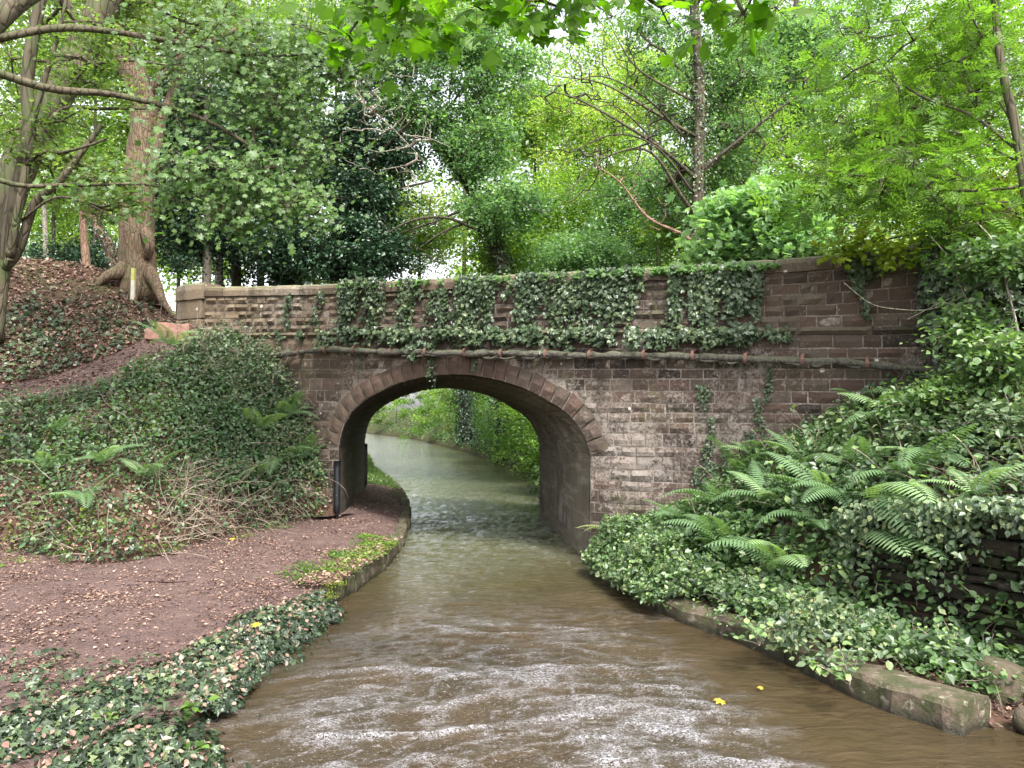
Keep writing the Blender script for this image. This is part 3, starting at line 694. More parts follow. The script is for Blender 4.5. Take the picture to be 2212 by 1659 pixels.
# weight by size in the picture
for st_ in stones:
    P = st_[1]; x, y = proj(P); inside = (x.mean() > 0) & (x.mean() < 2212) & (y.mean() < 1230)
    st_[0] = (x.max() - x.min()) * (y.max() - y.min()) * (1 if inside else .001) * (1.6 if 1280 < x.mean() < 2005 else 1)
stones.sort(key=lambda t: -t[0])
rest = MB(); ra = [[], []]
for i, (w, V, Fc, tn, ta_, pl_, _) in enumerate(stones):
    if i < 300:
        o = mesh_np('stone', V, Fc, M['stone'], None, np.full(len(V), tn), extra={'tan': np.full(len(V), ta_), 'pale': np.full(len(V), pl_)})
        off(o, bridge)
    else:
        rest.add(V, Fc, tn); ra[0].append(np.full(len(V), ta_)); ra[1].append(np.full(len(V), pl_))
o = rest.build('small_stone', M['stone'], bridge, kind='stuff', extra={'tan': np.concatenate(ra[0]), 'pale': np.concatenate(ra[1])})
def piece(name, qd, proud, tn=None, ta_=None, m='stone', pale_=None, **k):
    s = sum(p[0] for p in qd) / 4; z = sum(p[1] for p in qd) / 4
    V, Fc = block(qd, proud, seed=random.randint(0, 9999), **k)
    e = np.ones(len(V)); tn = random.random() if tn is None else tn
    o = mesh_np(name, V, Fc, M[m], None, e * tn, extra={'tan': e * (tanness(s, z) if ta_ is None else ta_), 'pale': e * (paleness(s, z) if pale_ is None else pale_)}); off(o, bridge); return o
# voussoirs
ael = np.r_[0, np.cumsum(np.linalg.norm(np.diff(arc, axis=0), axis=1))]; NV = 27
cuts = np.linspace(0, ael[-1], NV + 1)
for a, b in zip(cuts[:-1], cuts[1:]):
    pa = [np.interp(a, ael, arc[:, i]) for i in (0, 1)]; pb = [np.interp(b, ael, arc[:, i]) for i in (0, 1)]
    ea = [np.interp(a, ael, ext[:, i]) for i in (0, 1)]; eb = [np.interp(b, ael, ext[:, i]) for i in (0, 1)]
    j = random.uniform(0, .05); m_ = (np.array(ea) + eb) / 2 - (np.array(pa) + pb) / 2; m_ /= np.linalg.norm(m_)
    ea, eb = np.array(ea) + m_ * j, np.array(eb) + m_ * j
    piece('voussoir', [pa, pb, eb, ea][::1], .06, d_back=-.06, rough=.006, nx=3, nz=2, tn=random.uniform(.4, .75), joint=.012, pale_=-1.6)
# string course stones
def band_stones(name, za, zb_, sa, sb, lens, proud, back=-.02, **k):
    s = sa
    while s < sb - .05:
        e = min(sb, s + random.uniform(*lens)); e = sb if sb - e < .3 else e
        piece(name, [(s, za(s)), (e, za(e)), (e, zb_(e)), (s, zb_(s))], proud + random.uniform(-.006, .006), d_back=back, **k); s = e
band_stones('string_course_stone', string_z, lambda s: string_z(s) + STH, s0, FS(2008, 700)[0], (.7, 1.15), .075, rough=.006, joint=.004)
# coping: rounded top blocks running across the parapet
def coping(sa, sb, dz0=0.0, wide=.43, front=.055, hh=CTH, name='coping_stone', top=None, parent=bridge):
    prof = np.array([(front, 0), (front + .005, hh * .55), (front - .03, hh * .85), (front - .10, hh), (front - wide + .10, hh), (front - wide + .03, hh * .85), (front - wide, hh * .5), (front - wide, 0)])
    ss = np.linspace(sa + .006, sb - .006, 6); V = []
    for i, s in enumerate(ss):
        tz = (coping_z(s) if top is None else top) - hh
        for d, z in prof:
            e = .012 if i in (0, len(ss) - 1) else 0
            zz = z - (e if z > .02 else 0) + .008 * vn(np.array([s * 5, d * 9, z * 9]), 1, 3)
            V.append(FW(s, tz + zz + dz0, d - e * (1 if d > front - wide / 2 else -1)))
    m = len(prof); Fc = [[i * m + j, i * m + (j + 1) % m, (i + 1) * m + (j + 1) % m, (i + 1) * m + j] for i in range(len(ss) - 1) for j in range(m)]
    Fc += [list(range(m))[::-1], [(len(ss) - 1) * m + j for j in range(m)]]
    V = np.array(V); e = np.ones(len(V)); mid = (sa + sb) / 2
    o = mesh_np(name, V, Fc, M['stone'], None, e * random.random(), extra={'tan': e * (tanness(mid, 4) * .7 + .25), 'pale': e * 0, 'cope': e}); off(o, parent); return o
s = s0
while s < s1 - .1:
    e = min(s1, s + random.uniform(.5, .8)); e = s1 if s1 - e < .25 else e
    coping(s, e); o = coping(s, e); o.location += Vector(AX * BL - NF * 0) ; s = e
# end pier on the left with a domed cap
pa, pb = FS(386, 660)[0], FS(441, 660)[0]; pz0 = 3.9; pzt = FS(415, 649)[1]; ptop = FS(415, 613)[1]
for o in (prism('pier_block', [(pa, pz0 - .5), (pb, pz0 - .5), (pb, pz0 + .42), (pa + .02, pz0 + .42)], .09, -NF, .55, M['stone'], bridge), prism('pier_block', [(pa + .02, pz0 + .43), (pb, pz0 + .43), (pb, pzt), (pa + .05, pzt)], .085, -NF, .54, M['stone'], bridge)):
    for an, av in (('tone', .55), ('tan', .95), ('pale', 0.0)):
        at_ = o.data.attributes.new(an, 'FLOAT', 'POINT'); at_.data.foreach_set('value', np.full(len(o.data.vertices), av, np.float32))
    mo = o.modifiers.new('b', 'BEVEL'); mo.width = .03; mo.segments = 2; mo.limit_method = 'ANGLE'
coping(pa + .02, pb + .05, wide=.62, front=.12, hh=ptop - pzt, name='pier_cap', top=ptop)
# pilaster near the right end
qa, qb = FS(2004, 700)[0], FS(2034, 700)[0]
z = .0
while z < string_z(qa) - .1:
    h = random.uniform(.28, .42); z2 = min(z + h, string_z(qa))
    piece('pilaster_stone', [(qa, z), (qb, z), (qb, z2), (qa, z2)], .10, rough=.008, d_back=-.02); z = z2
z = string_z(qa) + STH
while z < coping_z(qa) - CTH - .08:
    z2 = min(z + random.uniform(.25, .35), coping_z(qa) - CTH)
    piece('pilaster_stone', [(qa, z), (qb, z), (qb, z2), (qa, z2)], .10, rough=.008, d_back=-.02); z = z2
piece('pilaster_stone', [(qa - .04, string_z(qa)), (qb + .03, string_z(qa)), (qb + .03, string_z(qa) + STH), (qa - .04, string_z(qa) + STH)], .16, d_back=-.02)
# iron rubbing guards on the towpath corner, near and far ends
for k, (dd, zt) in enumerate([(0, 1.45), (BL - .02, 1.5)]):
    b = MB(); sA = jl[0] - (.05 if k == 0 else .0)
    base = FW(FS(729, 1110)[0], .40, .02) + AX * dd
    pts = np.array([base + [(.0 if k == 0 else .05), 0, 0], base + [(.0 if k == 0 else .05), 0, zt - .4 if k == 0 else 1.2]])
    th = np.linspace(0, 2 * math.pi, 13)[:-1]
    P, qf = tube(resample(pts, 9), np.full(9, .062), 12)
    b.add(P, qf.tolist()); nring = len(P) // 12; b.f.append(list(range(len(P) - 12, len(P)))[::-1])
    b.build('iron_corner_guard', M['blackiron'], bridge, smooth=True)

# ---- pipe along the face, held by iron straps
pp = [(600, 772), (640, 766), (720, 758), (810, 760), (900, 762), (1000, 764), (1100, 766), (1284, 769), (1400, 769), (1504, 771), (1616, 777), (1738, 781), (1875, 788), (2000, 799), (2070, 807)]
psz = np.array([FS(*p) for p in pp]); pr = resample(psz, 240)
pipe = empty('lagged_pipe', 'dark mossy lagged pipe strapped along the bridge wall above the arch', 'pipe', FW(pr[120, 0], pr[120, 1], .15))
PD = .17
pts = FW(pr[:, 0], pr[:, 1] + .014 * vn(np.stack([pr[:, 0] * 3, pr[:, 0] * 0], -1), 1, 5), PD)
rad = .052 + .014 * fbm(np.stack([pr[:, 0] * 4, pr[:, 0] * 0], -1), 1, 3, 9)
P, qf = tube(pts, rad, 14, .5, 4); o = mesh_np('lagging', P, qf, M['lag'], smooth=True); off(o, pipe)
# ragged flaps of lagging hanging below
fb = MB()
for i in range(26):
    s = random.uniform(pr[60, 0], pr[-1, 0]); z = np.interp(s, pr[:, 0], pr[:, 1]); l = random.uniform(.15, .5); dr = random.uniform(.01, .05)
    ss = np.linspace(s, s + l, 7); c_ = FW(ss, z - .045 - dr * np.sin(np.linspace(0, math.pi, 7)), PD + .02)
    P, qf = tube(c_, .018 * np.sin(np.linspace(.3, 2.8, 7)), 6, .4, i); fb.add(P, qf.tolist())
fb.build('torn_lagging', M['lag'], pipe, smooth=True, kind='stuff')
for px in [661, 718, 779, 859, 933, 1017, 1095, 1190, 1284, 1400, 1504.5, 1616.6, 1738, 1875]:
    s = FS(px, 765)[0]; z = np.interp(s, pr[:, 0], pr[:, 1]); b = MB()
    a = np.linspace(-2.2, 2.4, 14); rr = .075; w = .022
    inner = [(PD + rr * math.sin(t), z + rr * math.cos(t)) for t in a]
    V, Fc = [], []
    for i, (d, zz) in enumerate(inner):
        for k_, (e, sg) in enumerate([(0, -w), (0, w), (.009, w), (.009, -w)]):
            t = a[i]; V.append(FW(s + sg, zz + e * math.cos(t), d + e * math.sin(t)))
    for i in range(13):
        for k_ in range(4): Fc.append([i * 4 + k_, i * 4 + (k_ + 1) % 4, i * 4 + 4 + (k_ + 1) % 4, i * 4 + 4 + k_])
    Fc += [[3, 2, 1, 0], [52, 53, 54, 55]]
    b.add(V, Fc)
    # lug into the wall on top
    x0 = [(s - w, z + rr - .012, -.02), (s + w, z + rr - .012, -.02), (s + w, z + rr + .028, -.02), (s - w, z + rr + .028, -.02)]
    V = [FW(*p) for p in x0] + [FW(p[0], p[1], PD - .03) for p in x0]
    b.add(V, [[0, 1, 2, 3], [7, 6, 5, 4], [0, 4, 5, 1], [1, 5, 6, 2], [2, 6, 7, 3], [3, 7, 4, 0]])
    b.build('strap', M['iron'], pipe)

# ================================================================== KERBS
KN = 9
def kerb_run(line, wid, ztop, zbot, lens, thing, side, name='kerb_stone', ya=None, yb=None, rough=.02):
    L = resample([(a, b, 0) for a, b in line if ya <= b <= yb], 400); al = np.r_[0, np.cumsum(np.linalg.norm(np.diff(L, axis=0), axis=1))]
    a = 0
    while a < al[-1] - .15:
        b = min(al[-1], a + random.uniform(*lens)); tt = np.linspace(a + .006, b - .006, KN)
        C = np.stack([np.interp(tt, al, L[:, i]) for i in (0, 1, 2)], 1); D = np.gradient(C, axis=0); D /= np.linalg.norm(D, axis=1, keepdims=True)
        Nn = np.stack([D[:, 1], -D[:, 0], 0 * D[:, 0]], 1) * side        # towards the land
        j = random.uniform(-.035, .035); zt = ztop + random.uniform(-.035, .025); V = []
        for i in range(KN):
            for w, z in [(0 + j, zbot), (0 + j, (zbot + zt) / 2), (.005 + j, zt - .04), (.035 + j, zt - .008), (wid * .5, zt), (wid - .02, zt - .005), (wid, zt - .05), (wid, zbot)]:
                p = C[i] + Nn[i] * w; p[2] = z; e = .012 if i in (0, KN - 1) else 0
                p = p + Nn[i] * e * (1 if w < wid / 2 else -1) - [0, 0, e if z > zbot else 0]
                p = p + rough * np.array([vn(p * 6, 1, 1) + .7 * vn(p * 17, 1, 4), vn(p * 6, 1, 2) + .7 * vn(p * 17, 1, 5), .6 * vn(p * 6, 1, 3) + .5 * vn(p * 15, 1, 6)]); V.append(p)
        m = 8; Fc = [[i * m + k, i * m + (k + 1) % m, (i + 1) * m + (k + 1) % m, (i + 1) * m + k] for i in range(KN - 1) for k in range(m)]
        Fc += [list(range(m))[::-1], [(KN - 1) * m + k for k in range(m)]]
        o = mesh_np(name, V, Fc, M['kerb'], None, np.full(len(V), random.random())); off(o, thing); a = b
tk = empty('towpath_edging', 'low stone edging of the towpath curving through the arch beside the water', 'kerb', (-2.0, 12, .0))
kerb_run(EL, .20, .25, -.35, (.45, .8), tk, -1, ya=8.9, yb=33, rough=.03)
rk = empty('ledge_edging', 'mossy squared stone ledge along the water in front of the ferns', 'kerb', (2.3, 8, 0))
kerb_run([p for p in ER if 5.3 < p[1] < 12][::-1], .36, .22, -.35, (.6, 1.1), rk, -1, ya=5.3, yb=12, name='ledge_stone', rough=.028)
# rough retaining wall behind the ledge
rw = empty('retaining_wall', 'rough mossy dry stone wall in the dark hollow behind the ledge end', 'wall', (3.7, 7.6, 0))
Lb = resample([(3.55, 8.3, 0), (3.62, 7.8, 0), (3.95, 7.15, 0), (4.35, 6.45, 0), (5.0, 4.9, 0), (5.4, 3.2, 0)], 200); la = np.r_[0, np.cumsum(np.linalg.norm(np.diff(Lb, axis=0), axis=1))]
zc = -.2
while zc < 1.35:
    h = random.uniform(.07, .16); a = random.uniform(-.3, 0)
    while a < la[-1] - .1:
        b = a + random.uniform(.18, .55); tt = np.clip(np.array([a + .01, (a + b) / 2, b - .01]), 0, la[-1])
        if tt[-1] - tt[0] > .08 and zc < np.interp(tt[1], [0, .5, 2, la[-1]], [1.0, 1.15, 1.3, 1.45]):
            C = np.stack([np.interp(tt, la, Lb[:, i]) for i in (0, 1, 2)], 1); d = C[-1] - C[0]; d /= np.linalg.norm(d); nn = np.array([-abs(d[1]), -abs(d[0]), 0]) ; nn = np.array([d[1], -d[0], 0]); nn = nn if nn[0] < 0 else -nn
            nn = nn * 1.0
            pr_ = random.uniform(-.05, .09); V = []
            for i in range(3):
                for (dd, z) in [(-.25, 0), (pr_, .01), (pr_ + .015, h * .5), (pr_ - .01, h - .015), (-.25, h)]:
                    p = C[i] + nn * dd + [0, 0, zc + z]; p = p + .018 * np.array([vn(p * 7, 1, 1), vn(p * 7, 1, 2), vn(p * 7, 1, 3)]); V.append(p)
            Fc = [[i * 5 + k, i * 5 + (k + 1) % 5, (i + 1) * 5 + (k + 1) % 5, (i + 1) * 5 + k] for i in range(2) for k in range(5)] + [[4, 3, 2, 1, 0], [10, 11, 12, 13, 14]]
            o = mesh_np('stone', V, Fc, M['shaderock'], None, np.full(len(V), random.random() * .5)); off(o, rw)
        a = b
    zc += h
prw = RB1 * 1.0
n_ = 8000; i_ = R.integers(0, 200, n_); hz = np.interp(la[i_], [0, .5, 2, la[-1]], [1.05, 1.2, 1.35, 1.5]); dr_ = R.random(n_) ** 1.3 * 1.1 * (.06 + nz01(Lb[i_], 4, 33) ** 2) - .1 * R.random(n_)
P_ = Lb[i_] + np.stack([R.uniform(-.22, .1, n_), R.uniform(-.22, .1, n_), hz + .12 - dr_], 1)
v, f, tt = leaves(P_, R.normal(size=(n_, 3)) * .5 + [-.5, -.6, .5], R.uniform(.04, .075, n_), T_OVA, np.tile([0, 0, -1.0], (n_, 1)), R.random(n_), .7); mesh_np('overhanging_cover', v, f, M['bramble'], None, tt)['kind'] = 'stuff'
# loose rocks in the water at the right edge
def rock(name, c, sz, label, m, group=None, seed=0):
    bm = bmesh.new(); bmesh.ops.create_icosphere(bm, subdivisions=3, radius=1)
    V = np.array([v.co[:] for v in bm.verts]); V = V * (1 + .28 * fbm(V + seed, 1.3, 3, seed))[:, None]; V = np.sign(V) * np.abs(V) ** .8 * sz + c
    Fc = [[v.index for v in f.verts] for f in bm.faces]; bm.free()
    V0 = V - np.array(c); o = mesh_np(name, V0, Fc, m, None, np.full(len(V), .5), smooth=True); o.location = c
    return tag(o, label, 'rock', group)
rock('rock', (3.78, 5.55, .06), (.20, .14, .12), 'wet grey rock in the water beyond the ledge end', M['kerb'], seed=3)
rock('rock', (4.15, 5.75, .10), (.24, .2, .18), 'reddish wet rock at the water edge on the far right', M['redslab'], seed=9)
rock('rock', (3.85, 6.15, .12), (.22, .2, .2), 'dark rock in the hollow behind the ledge end', M['kerb'], seed=12)

# stone step slabs at the top of the path
for i, (px, Y, z, w, d) in enumerate([(375, 15.6, 4.16, .62, .4), (338, 15.2, 4.0, .4, .35), (395, 15.2, 3.98, .5, .3)]):
    V = np.array([(x, y, zz) for zz in (-.22, 0) for x, y in [(-w / 2, -d / 2), (-w / 6, -d / 2 - .03), (w / 5, -d / 2 + .02), (w / 2, -d / 2), (w / 2, d / 2), (-w / 2, d / 2)]])
    V[:, :] += .02 * np.stack([vn(V * 9, 1, k) for k in range(3)], -1)
    Fc = [[0, 1, 2, 3, 4, 5][::-1], [6, 7, 8, 9, 10, 11]] + [[k, (k + 1) % 6, 6 + (k + 1) % 6, 6 + k] for k in range(6)]
    o = mesh_np('step_slab', V, Fc, M['redslab']); o.location = (X_(px, Y), Y, z); o.rotation_euler.z = .15
    m_ = o.modifiers.new('b', 'BEVEL'); m_.width = .025; m_.segments = 2
    tag(o, ['largest worn red stone slab at the foot of the bridge pier', 'small worn red slab left of the large one on the path', 'small red slab below the large one, half under weeds'][i], 'stone slab', 'worn red slabs at the top of the path')
# marker post on the slope
mp = empty('marker_post', 'thin pale marker post with a yellowish tip standing on the leafy slope', 'post', WY(287, 634, 16.8))
b0 = WY(287, 634, 16.8)
for nm, z0, z1, m_ in [('shaft', -.15, .29, 'postwood'), ('tip', .291, .56, 'postyellow')]:
    w = .035; V = [(x, y, z) for z in (z0, z1) for x, y in [(-w, -w), (w, -w), (w, w), (-w, w)]]
    o = mesh_np(nm, V, [[3, 2, 1, 0], [4, 5, 6, 7], [0, 1, 5, 4], [1, 2, 6, 5], [2, 3, 7, 6], [3, 0, 4, 7]], M[m_]); o.parent = mp

# ================================================================== IVY ON THE BRIDGE
def ivy_curtain(spec, label, m='ivy', size=(.045, .085), dens=1.0, name='ivy', jut=.11, group='ivy hanging on the bridge', T=T_IVY, upb=.45):
    """spec: list of vines (px0,py0,px1,py1,width_px,count)"""
    Ps, Vn = [], []
    P0s, P1s = [], []
    for (a, b, c, d, w, n) in spec:
        n = int(n * .62) if w > 12 else n; nv = max(1, int(n / 30))
        for _ in range(nv):
            k = max(4, int(n / nv)); t = np.sort(R.random(k)) ; off_ = R.normal() * w * .42
            ln = R.uniform(.35, 1.0) if nv > 2 else 1.0; off_ = off_ * (1 + .25 * R.normal())
            px = a + (c - a) * t * ln + off_ + np.cumsum(R.normal(size=k)) * .9 + R.normal(size=k) * min(w, 9) * .35; py = b + (d - b) * t * ln + R.normal(size=k) * 2
            sz = np.array([FS(x, y) for x, y in zip(px, py)]); dd = R.uniform(.03, jut, k) * (1 + .5 * (R.random(k) > .8))
            Pw = FW(sz[:, 0], sz[:, 1], dd); Ps.append(Pw)
            sm = FW(sz[::3, 0], sz[::3, 1], .035); P0s.append(sm[:-1]); P1s.append(sm[1:])
    P = np.concatenate(Ps); n = len(P)
    N = NF + R.normal(size=(n, 3)) * .45 + [0, 0, upb]
    al_ = np.tile([0, 0, -1.0], (n, 1))
    clump = .5 + .5 * vn(P, 2.5, 4)
    v, f, t = leaves(P, N, R.uniform(*size, n), T, al_, np.clip(.25 + .5 * R.random(n) * clump + .25 * (R.random(n) > .85) + .12, 0, 1), .8)
    root = empty(name, label, 'ivy', P[np.argmax(P[:, 2])], group)
    o = mesh_np('foliage', v, f, M[m], None, t); off(o, root)
    a, b = np.concatenate(P0s), np.concatenate(P1s)
    if len(a): v, q = sticks(a, b, np.full(len(a), .004), np.full(len(a), .004), 4); o = mesh_np('stem', v, q, M['bark_dark'], kind='stuff'); off(o, root)
    return root
ivy_curtain([(632, 632, 620, 722, 7, 90)], 'thin ivy strand left of all others, hanging down the pale parapet')
ivy_curtain([(700, 630, 676, 705, 8, 70)], 'second thin ivy strand from the pier, ending above the string course')
ivy_curtain([(765, 605, 735, 750, 26, 900)], 'broad ivy curtain with bright leaves, left edge of the dense ivy')
ivy_curtain([(815, 640, 815, 745, 16, 260), (815, 604, 815, 640, 16, 120)], 'narrow ivy curtain between two broad ones on the left')
ivy_curtain([(885, 602, 870, 750, 26, 650)], 'ivy curtain above the left haunch of the arch')
ivy_curtain([(960, 625, 955, 755, 30, 900), (1020, 598, 1000, 755, 42, 1800), (1066, 596, 1050, 730, 22, 650)], 'widest dense ivy curtain over the crown of the arch')
ivy_curtain([(1140, 592, 1135, 750, 32, 1300)], 'dense dark ivy curtain just right of the arch crown')
ivy_curtain([(1215, 590, 1215, 745, 30, 800)], 'ivy curtain halfway along the parapet, thinner toward its foot')
ivy_curtain([(1310, 583, 1310, 720, 34, 1300), (1368, 580, 1350, 720, 30, 900)], 'broad dark ivy curtain right of the arch, reaching the coping')
ivy_curtain([(1462, 578, 1455, 745, 24, 700)], 'narrow ivy curtain left of the last dense one')
ivy_curtain([(1530, 575, 1520, 740, 34, 1500), (1600, 568, 1585, 700, 32, 1000), (1640, 580, 1640, 690, 8, 90)], 'last dense ivy curtain before the bare right parapet')
ivy_curtain([(x, 712 + 6 * math.sin(x), x + R.uniform(-12, 12), 742 + R.uniform(-10, 22), 20, int(40 + 230 * R.random() ** 1.4)) for x in range(700, 1640, 22)], 'thick ivy fringe lying along the string course', size=(.055, .095), jut=.2, upb=.8)
ivy_curtain([(x, 605 - (x - 735) * .037 + R.uniform(-4, 30), x + R.uniform(-45, 25), 640 + R.uniform(0, 95), R.uniform(8, 22), int(R.uniform(40, 190))) for x in R.uniform(745, 1650, 30)], 'straggling ivy strands linking the hanging curtains', jut=.14)
ivy_curtain([(x, 713, x + 8, 735, 10, 40) for x in (600, 640, 1640, 1680, 1700)] + [(1600, 700, 1610, 745, 24, 160), (1665, 708, 1670, 735, 12, 60)], 'sparse ivy sprigs at both ends of the string course')
ivy_curtain([(x, 566 + (1830 - x) * .047 - 4, x, 566 + (1830 - x) * .047 + 8, 14, int((70 if x > 1250 else 26) * (.2 + 1.3 * R.random() ** 1.5))) for x in range(735, 1690, 17)], 'bright young ivy creeping along the top of the coping', 'ivy_bright', size=(.035, .075), jut=.17, upb=.8)
ivy_curtain([(937, 752, 937, 845, 6, 110)], 'longest thin ivy strand dangling in front of the arch', size=(.035, .055))
ivy_curtain([(1032, 752, 1022, 800, 5, 45), (785, 752, 782, 800, 4, 30)], 'short pale ivy wisps dangling below the pipe', size=(.03, .05))
ivy_curtain([(905, 745, 900, 775, 16, 130)], 'bushy ivy tuft spilling over the pipe', size=(.05, .09), jut=.28)
ivy_curtain([(1835, 552, 1865, 640, 26, 700), (1880, 545, 1890, 600, 14, 200), (1850, 620, 1885, 690, 8, 50)], 'ivy clump hanging alone on the right parapet')
ivy_curtain([(x, 525, x + R.uniform(-20, 10), 790, 22, 520) for x in range(2005, 2330, 24)], 'great dark ivy mass smothering the right end of the bridge', size=(.06, .10), jut=.35)
ivy_curtain([(x, y, x + R.uniform(-8, 8), y + 90, 13, 170) for x, y in [(1525, 830), (1540, 900), (1528, 960), (1545, 1000), (1560, 1040), (1580, 1020), (1610, 930), (1620, 1000), (1640, 860), (1510, 1010), (1575, 960), (1665, 790)]], 'fine dark ivy creeping up the lower wall above the ferns', size=(.03, .05), jut=.05, name='wall_ivy')

# ================================================================== PLANTS ON THE BANKS
def cover(name, G, n, m, T, size, mask=None, lift=(0, .12), upb=1.0, spread=.55, kind='stuff', tonef=None, along=None, Nmix=.5):
    P, N = gsample(G, n, mask, lift)
    Nn = N * Nmix + [0, 0, upb * (1 - Nmix)] + R.normal(size=(n, 3)) * spread
    cl = .5 + .5 * fbm(P, 1.4, 2, 77); t = np.clip(.05 + .6 * R.random(n) + .6 * (cl - .35), 0, 1) if tonef is None else tonef(P, n)
    v, f, tt = leaves(P, Nn, R.lognormal(math.log((size[0] + size[1]) / 2.15), .36, n), T, along, t)
    o = mesh_np(name, v, f, M[m], None, tt); o['kind'] = kind; return o
def pxm(f): return lambda P: f(*proj(P), P)
# litter
def mlit(px, py, P): return .35 + nz01(P, 1.2, 51)
rt = lambda P, n: R.random(n) ** 1.2
cover('leaf_litter', TPG, 95000, 'litter', T_DIA, (.018, .045), lambda P: (P[:, 1] < 14.5) * (.12 + nz01(P, 1.3, 52) ** 2 + .8 * nz01(P, 4, 55) ** 3) * np.clip(1.4 - .06 * P[:, 1], .3, 1) + .25 * ((P[:, 1] > 15) & (P[:, 1] < 23)), (.004, .02), 1, .28, tonef=rt, Nmix=0)
cover('leaf_litter', UPS, 26000, 'litter', T_OVA, (.05, .08), lambda P: .5 + nz01(P, 1, 53), (.0, .04), 1, .45, tonef=rt)
cover('leaf_litter', UPP, 5000, 'litter', T_OVA, (.04, .06), None, (.004, .02), 1, .3, tonef=rt, Nmix=0)
cover('leaf_litter', BKA, 16000, 'litter', T_OVA, (.045, .07), None, (.0, .06), 1, .5, tonef=rt)
cover('leaf_litter', RB2, 7000, 'litter', T_OVA, (.045, .07), None, (.0, .05), 1, .5, tonef=rt)
cover('leaf_litter', RB0, 3500, 'litter', T_OVA, (.03, .05), None, (.0, .03), 1, .4, tonef=rt)
for i, (px, py) in enumerate([(505, 1165), (478, 1152), (562, 1350), (1560, 1512), (1648, 1486)]):
    c = WZ(px, py, .38 if i < 2 else .44 if i == 2 else .03); v, f, t = leaves(np.array([c]), np.array([[.1, -.2, 1.0]]), .085 if i < 4 else .05, T_SYC, None, np.array([R.random()])); o = mesh_np('fallen_leaf', v - c, f, M['litteryel'], None, t); o.location = c
    tag(o, ['yellow fallen leaf at the foot of the bank', 'smaller yellow leaf behind the other on the path', 'orange leaf caught in the farther ivy mound', 'orange leaf floating on the brown water at the right', 'yellow leaf floating farther right on the brown water'][i], 'leaf')
# left bank ivy and brambles
def bankL(px, py, P):
    d = .35 + nz01(P, .9, 61); d = d * np.where((px > 640) & (py > 1040), .35, 1); d = d * np.where((px > 380) & (px < 640) & (py > 1080), .3, 1); d *= np.where(px > 700, .1, 1); return d
cover('ivy_ground_cover', BKA, 24000, 'ivy', T_IVY, (.038, .06), pxm(lambda px, py, P: bankL(px, py, P) ** 1.5 * (.15 + nz01(P, 2.3, 67))), (.01, .13), 1, .6)
cover('bramble_cover', BKA, 21000, 'bramble', T_OVA, (.045, .075), pxm(lambda px, py, P: bankL(px, py, P) * np.exp(-((px - 520) / 230) ** 2 - ((py - 880) / 190) ** 2) + .28 * bankL(px, py, P) * nz01(P, 1.9, 68) + (px > 400) * (px < 650) * (py < 850) * 1.0), (.05, .34), 1, .6)
cover('bramble_cover', BKA, 9000, 'blue', T_OVA, (.045, .075), pxm(lambda px, py, P: bankL(px, py, P) * (.2 + np.exp(-((px - 500) / 260) ** 2 - ((py - 930) / 160) ** 2))), (.08, .36), .9, .5)
cover('weeds', BKA, 7000, 'mid', T_OVA, (.035, .06), pxm(lambda px, py, P: nz01(P, 1.7, 63) ** 2 * (px < 690)), (.03, .25), 1, .6)
cover('ivy_ground_cover', UPS, 6500, 'ivy', T_IVY, (.06, .09), lambda P: np.clip(fbm(P, .7, 3, 64) * 2 - .1 + .9 * (P[:, 0] < -7.0) * (P[:, 2] < 4.2), 0.02, 1), (.02, .12), 1, .5)
# bare dead stems
def stems(name, G, n, mask, L, m='deadstem', r=.005, up=.5, curve=.4, kind='stuff'):
    P, N = gsample(G, n, mask, (0, .02)); P0, P1, r0, r1 = [], [], [], []
    D = N * up + R.normal(size=(n, 3)) * .6 + [0, 0, .3]; D /= np.linalg.norm(D, axis=1, keepdims=True); ln = R.uniform(*L, n)[:, None]
    for k in range(6):
        Q = P + D * ln / 6; P0.append(P); P1.append(Q); P = Q; D = D + R.normal(size=(n, 3)) * .22 + [0, 0, -curve * .35]; D /= np.linalg.norm(D, axis=1, keepdims=True)
        r0.append(np.full(n, r * (1 - k / 7))); r1.append(np.full(n, r * (1 - (k + 1) / 7)))
    v, q = sticks(np.concatenate(P0), np.concatenate(P1), np.concatenate(r0), np.concatenate(r1), 4)
    o = mesh_np(name, v, q, M[m], None, R.random(len(v) // 8).repeat(8)); o['kind'] = kind; return o
stems('dead_stems', BKA, 1300, pxm(lambda px, py, P: ((px > 330) & (px < 640) & (py > 1020)) * 1.0 + ((px > 380) & (px < 700) & (py < 850)) * .9 + .15), (.3, 1.1), r=.0075)
stems('dead_stems', RB2, 500, None, (.3, .9), r=.006)
stems('dead_stems', RB0, 120, None, (.2, .5), r=.004)
stems('twigs', UPS, 260, None, (.2, .8), up=.1, r=.008)
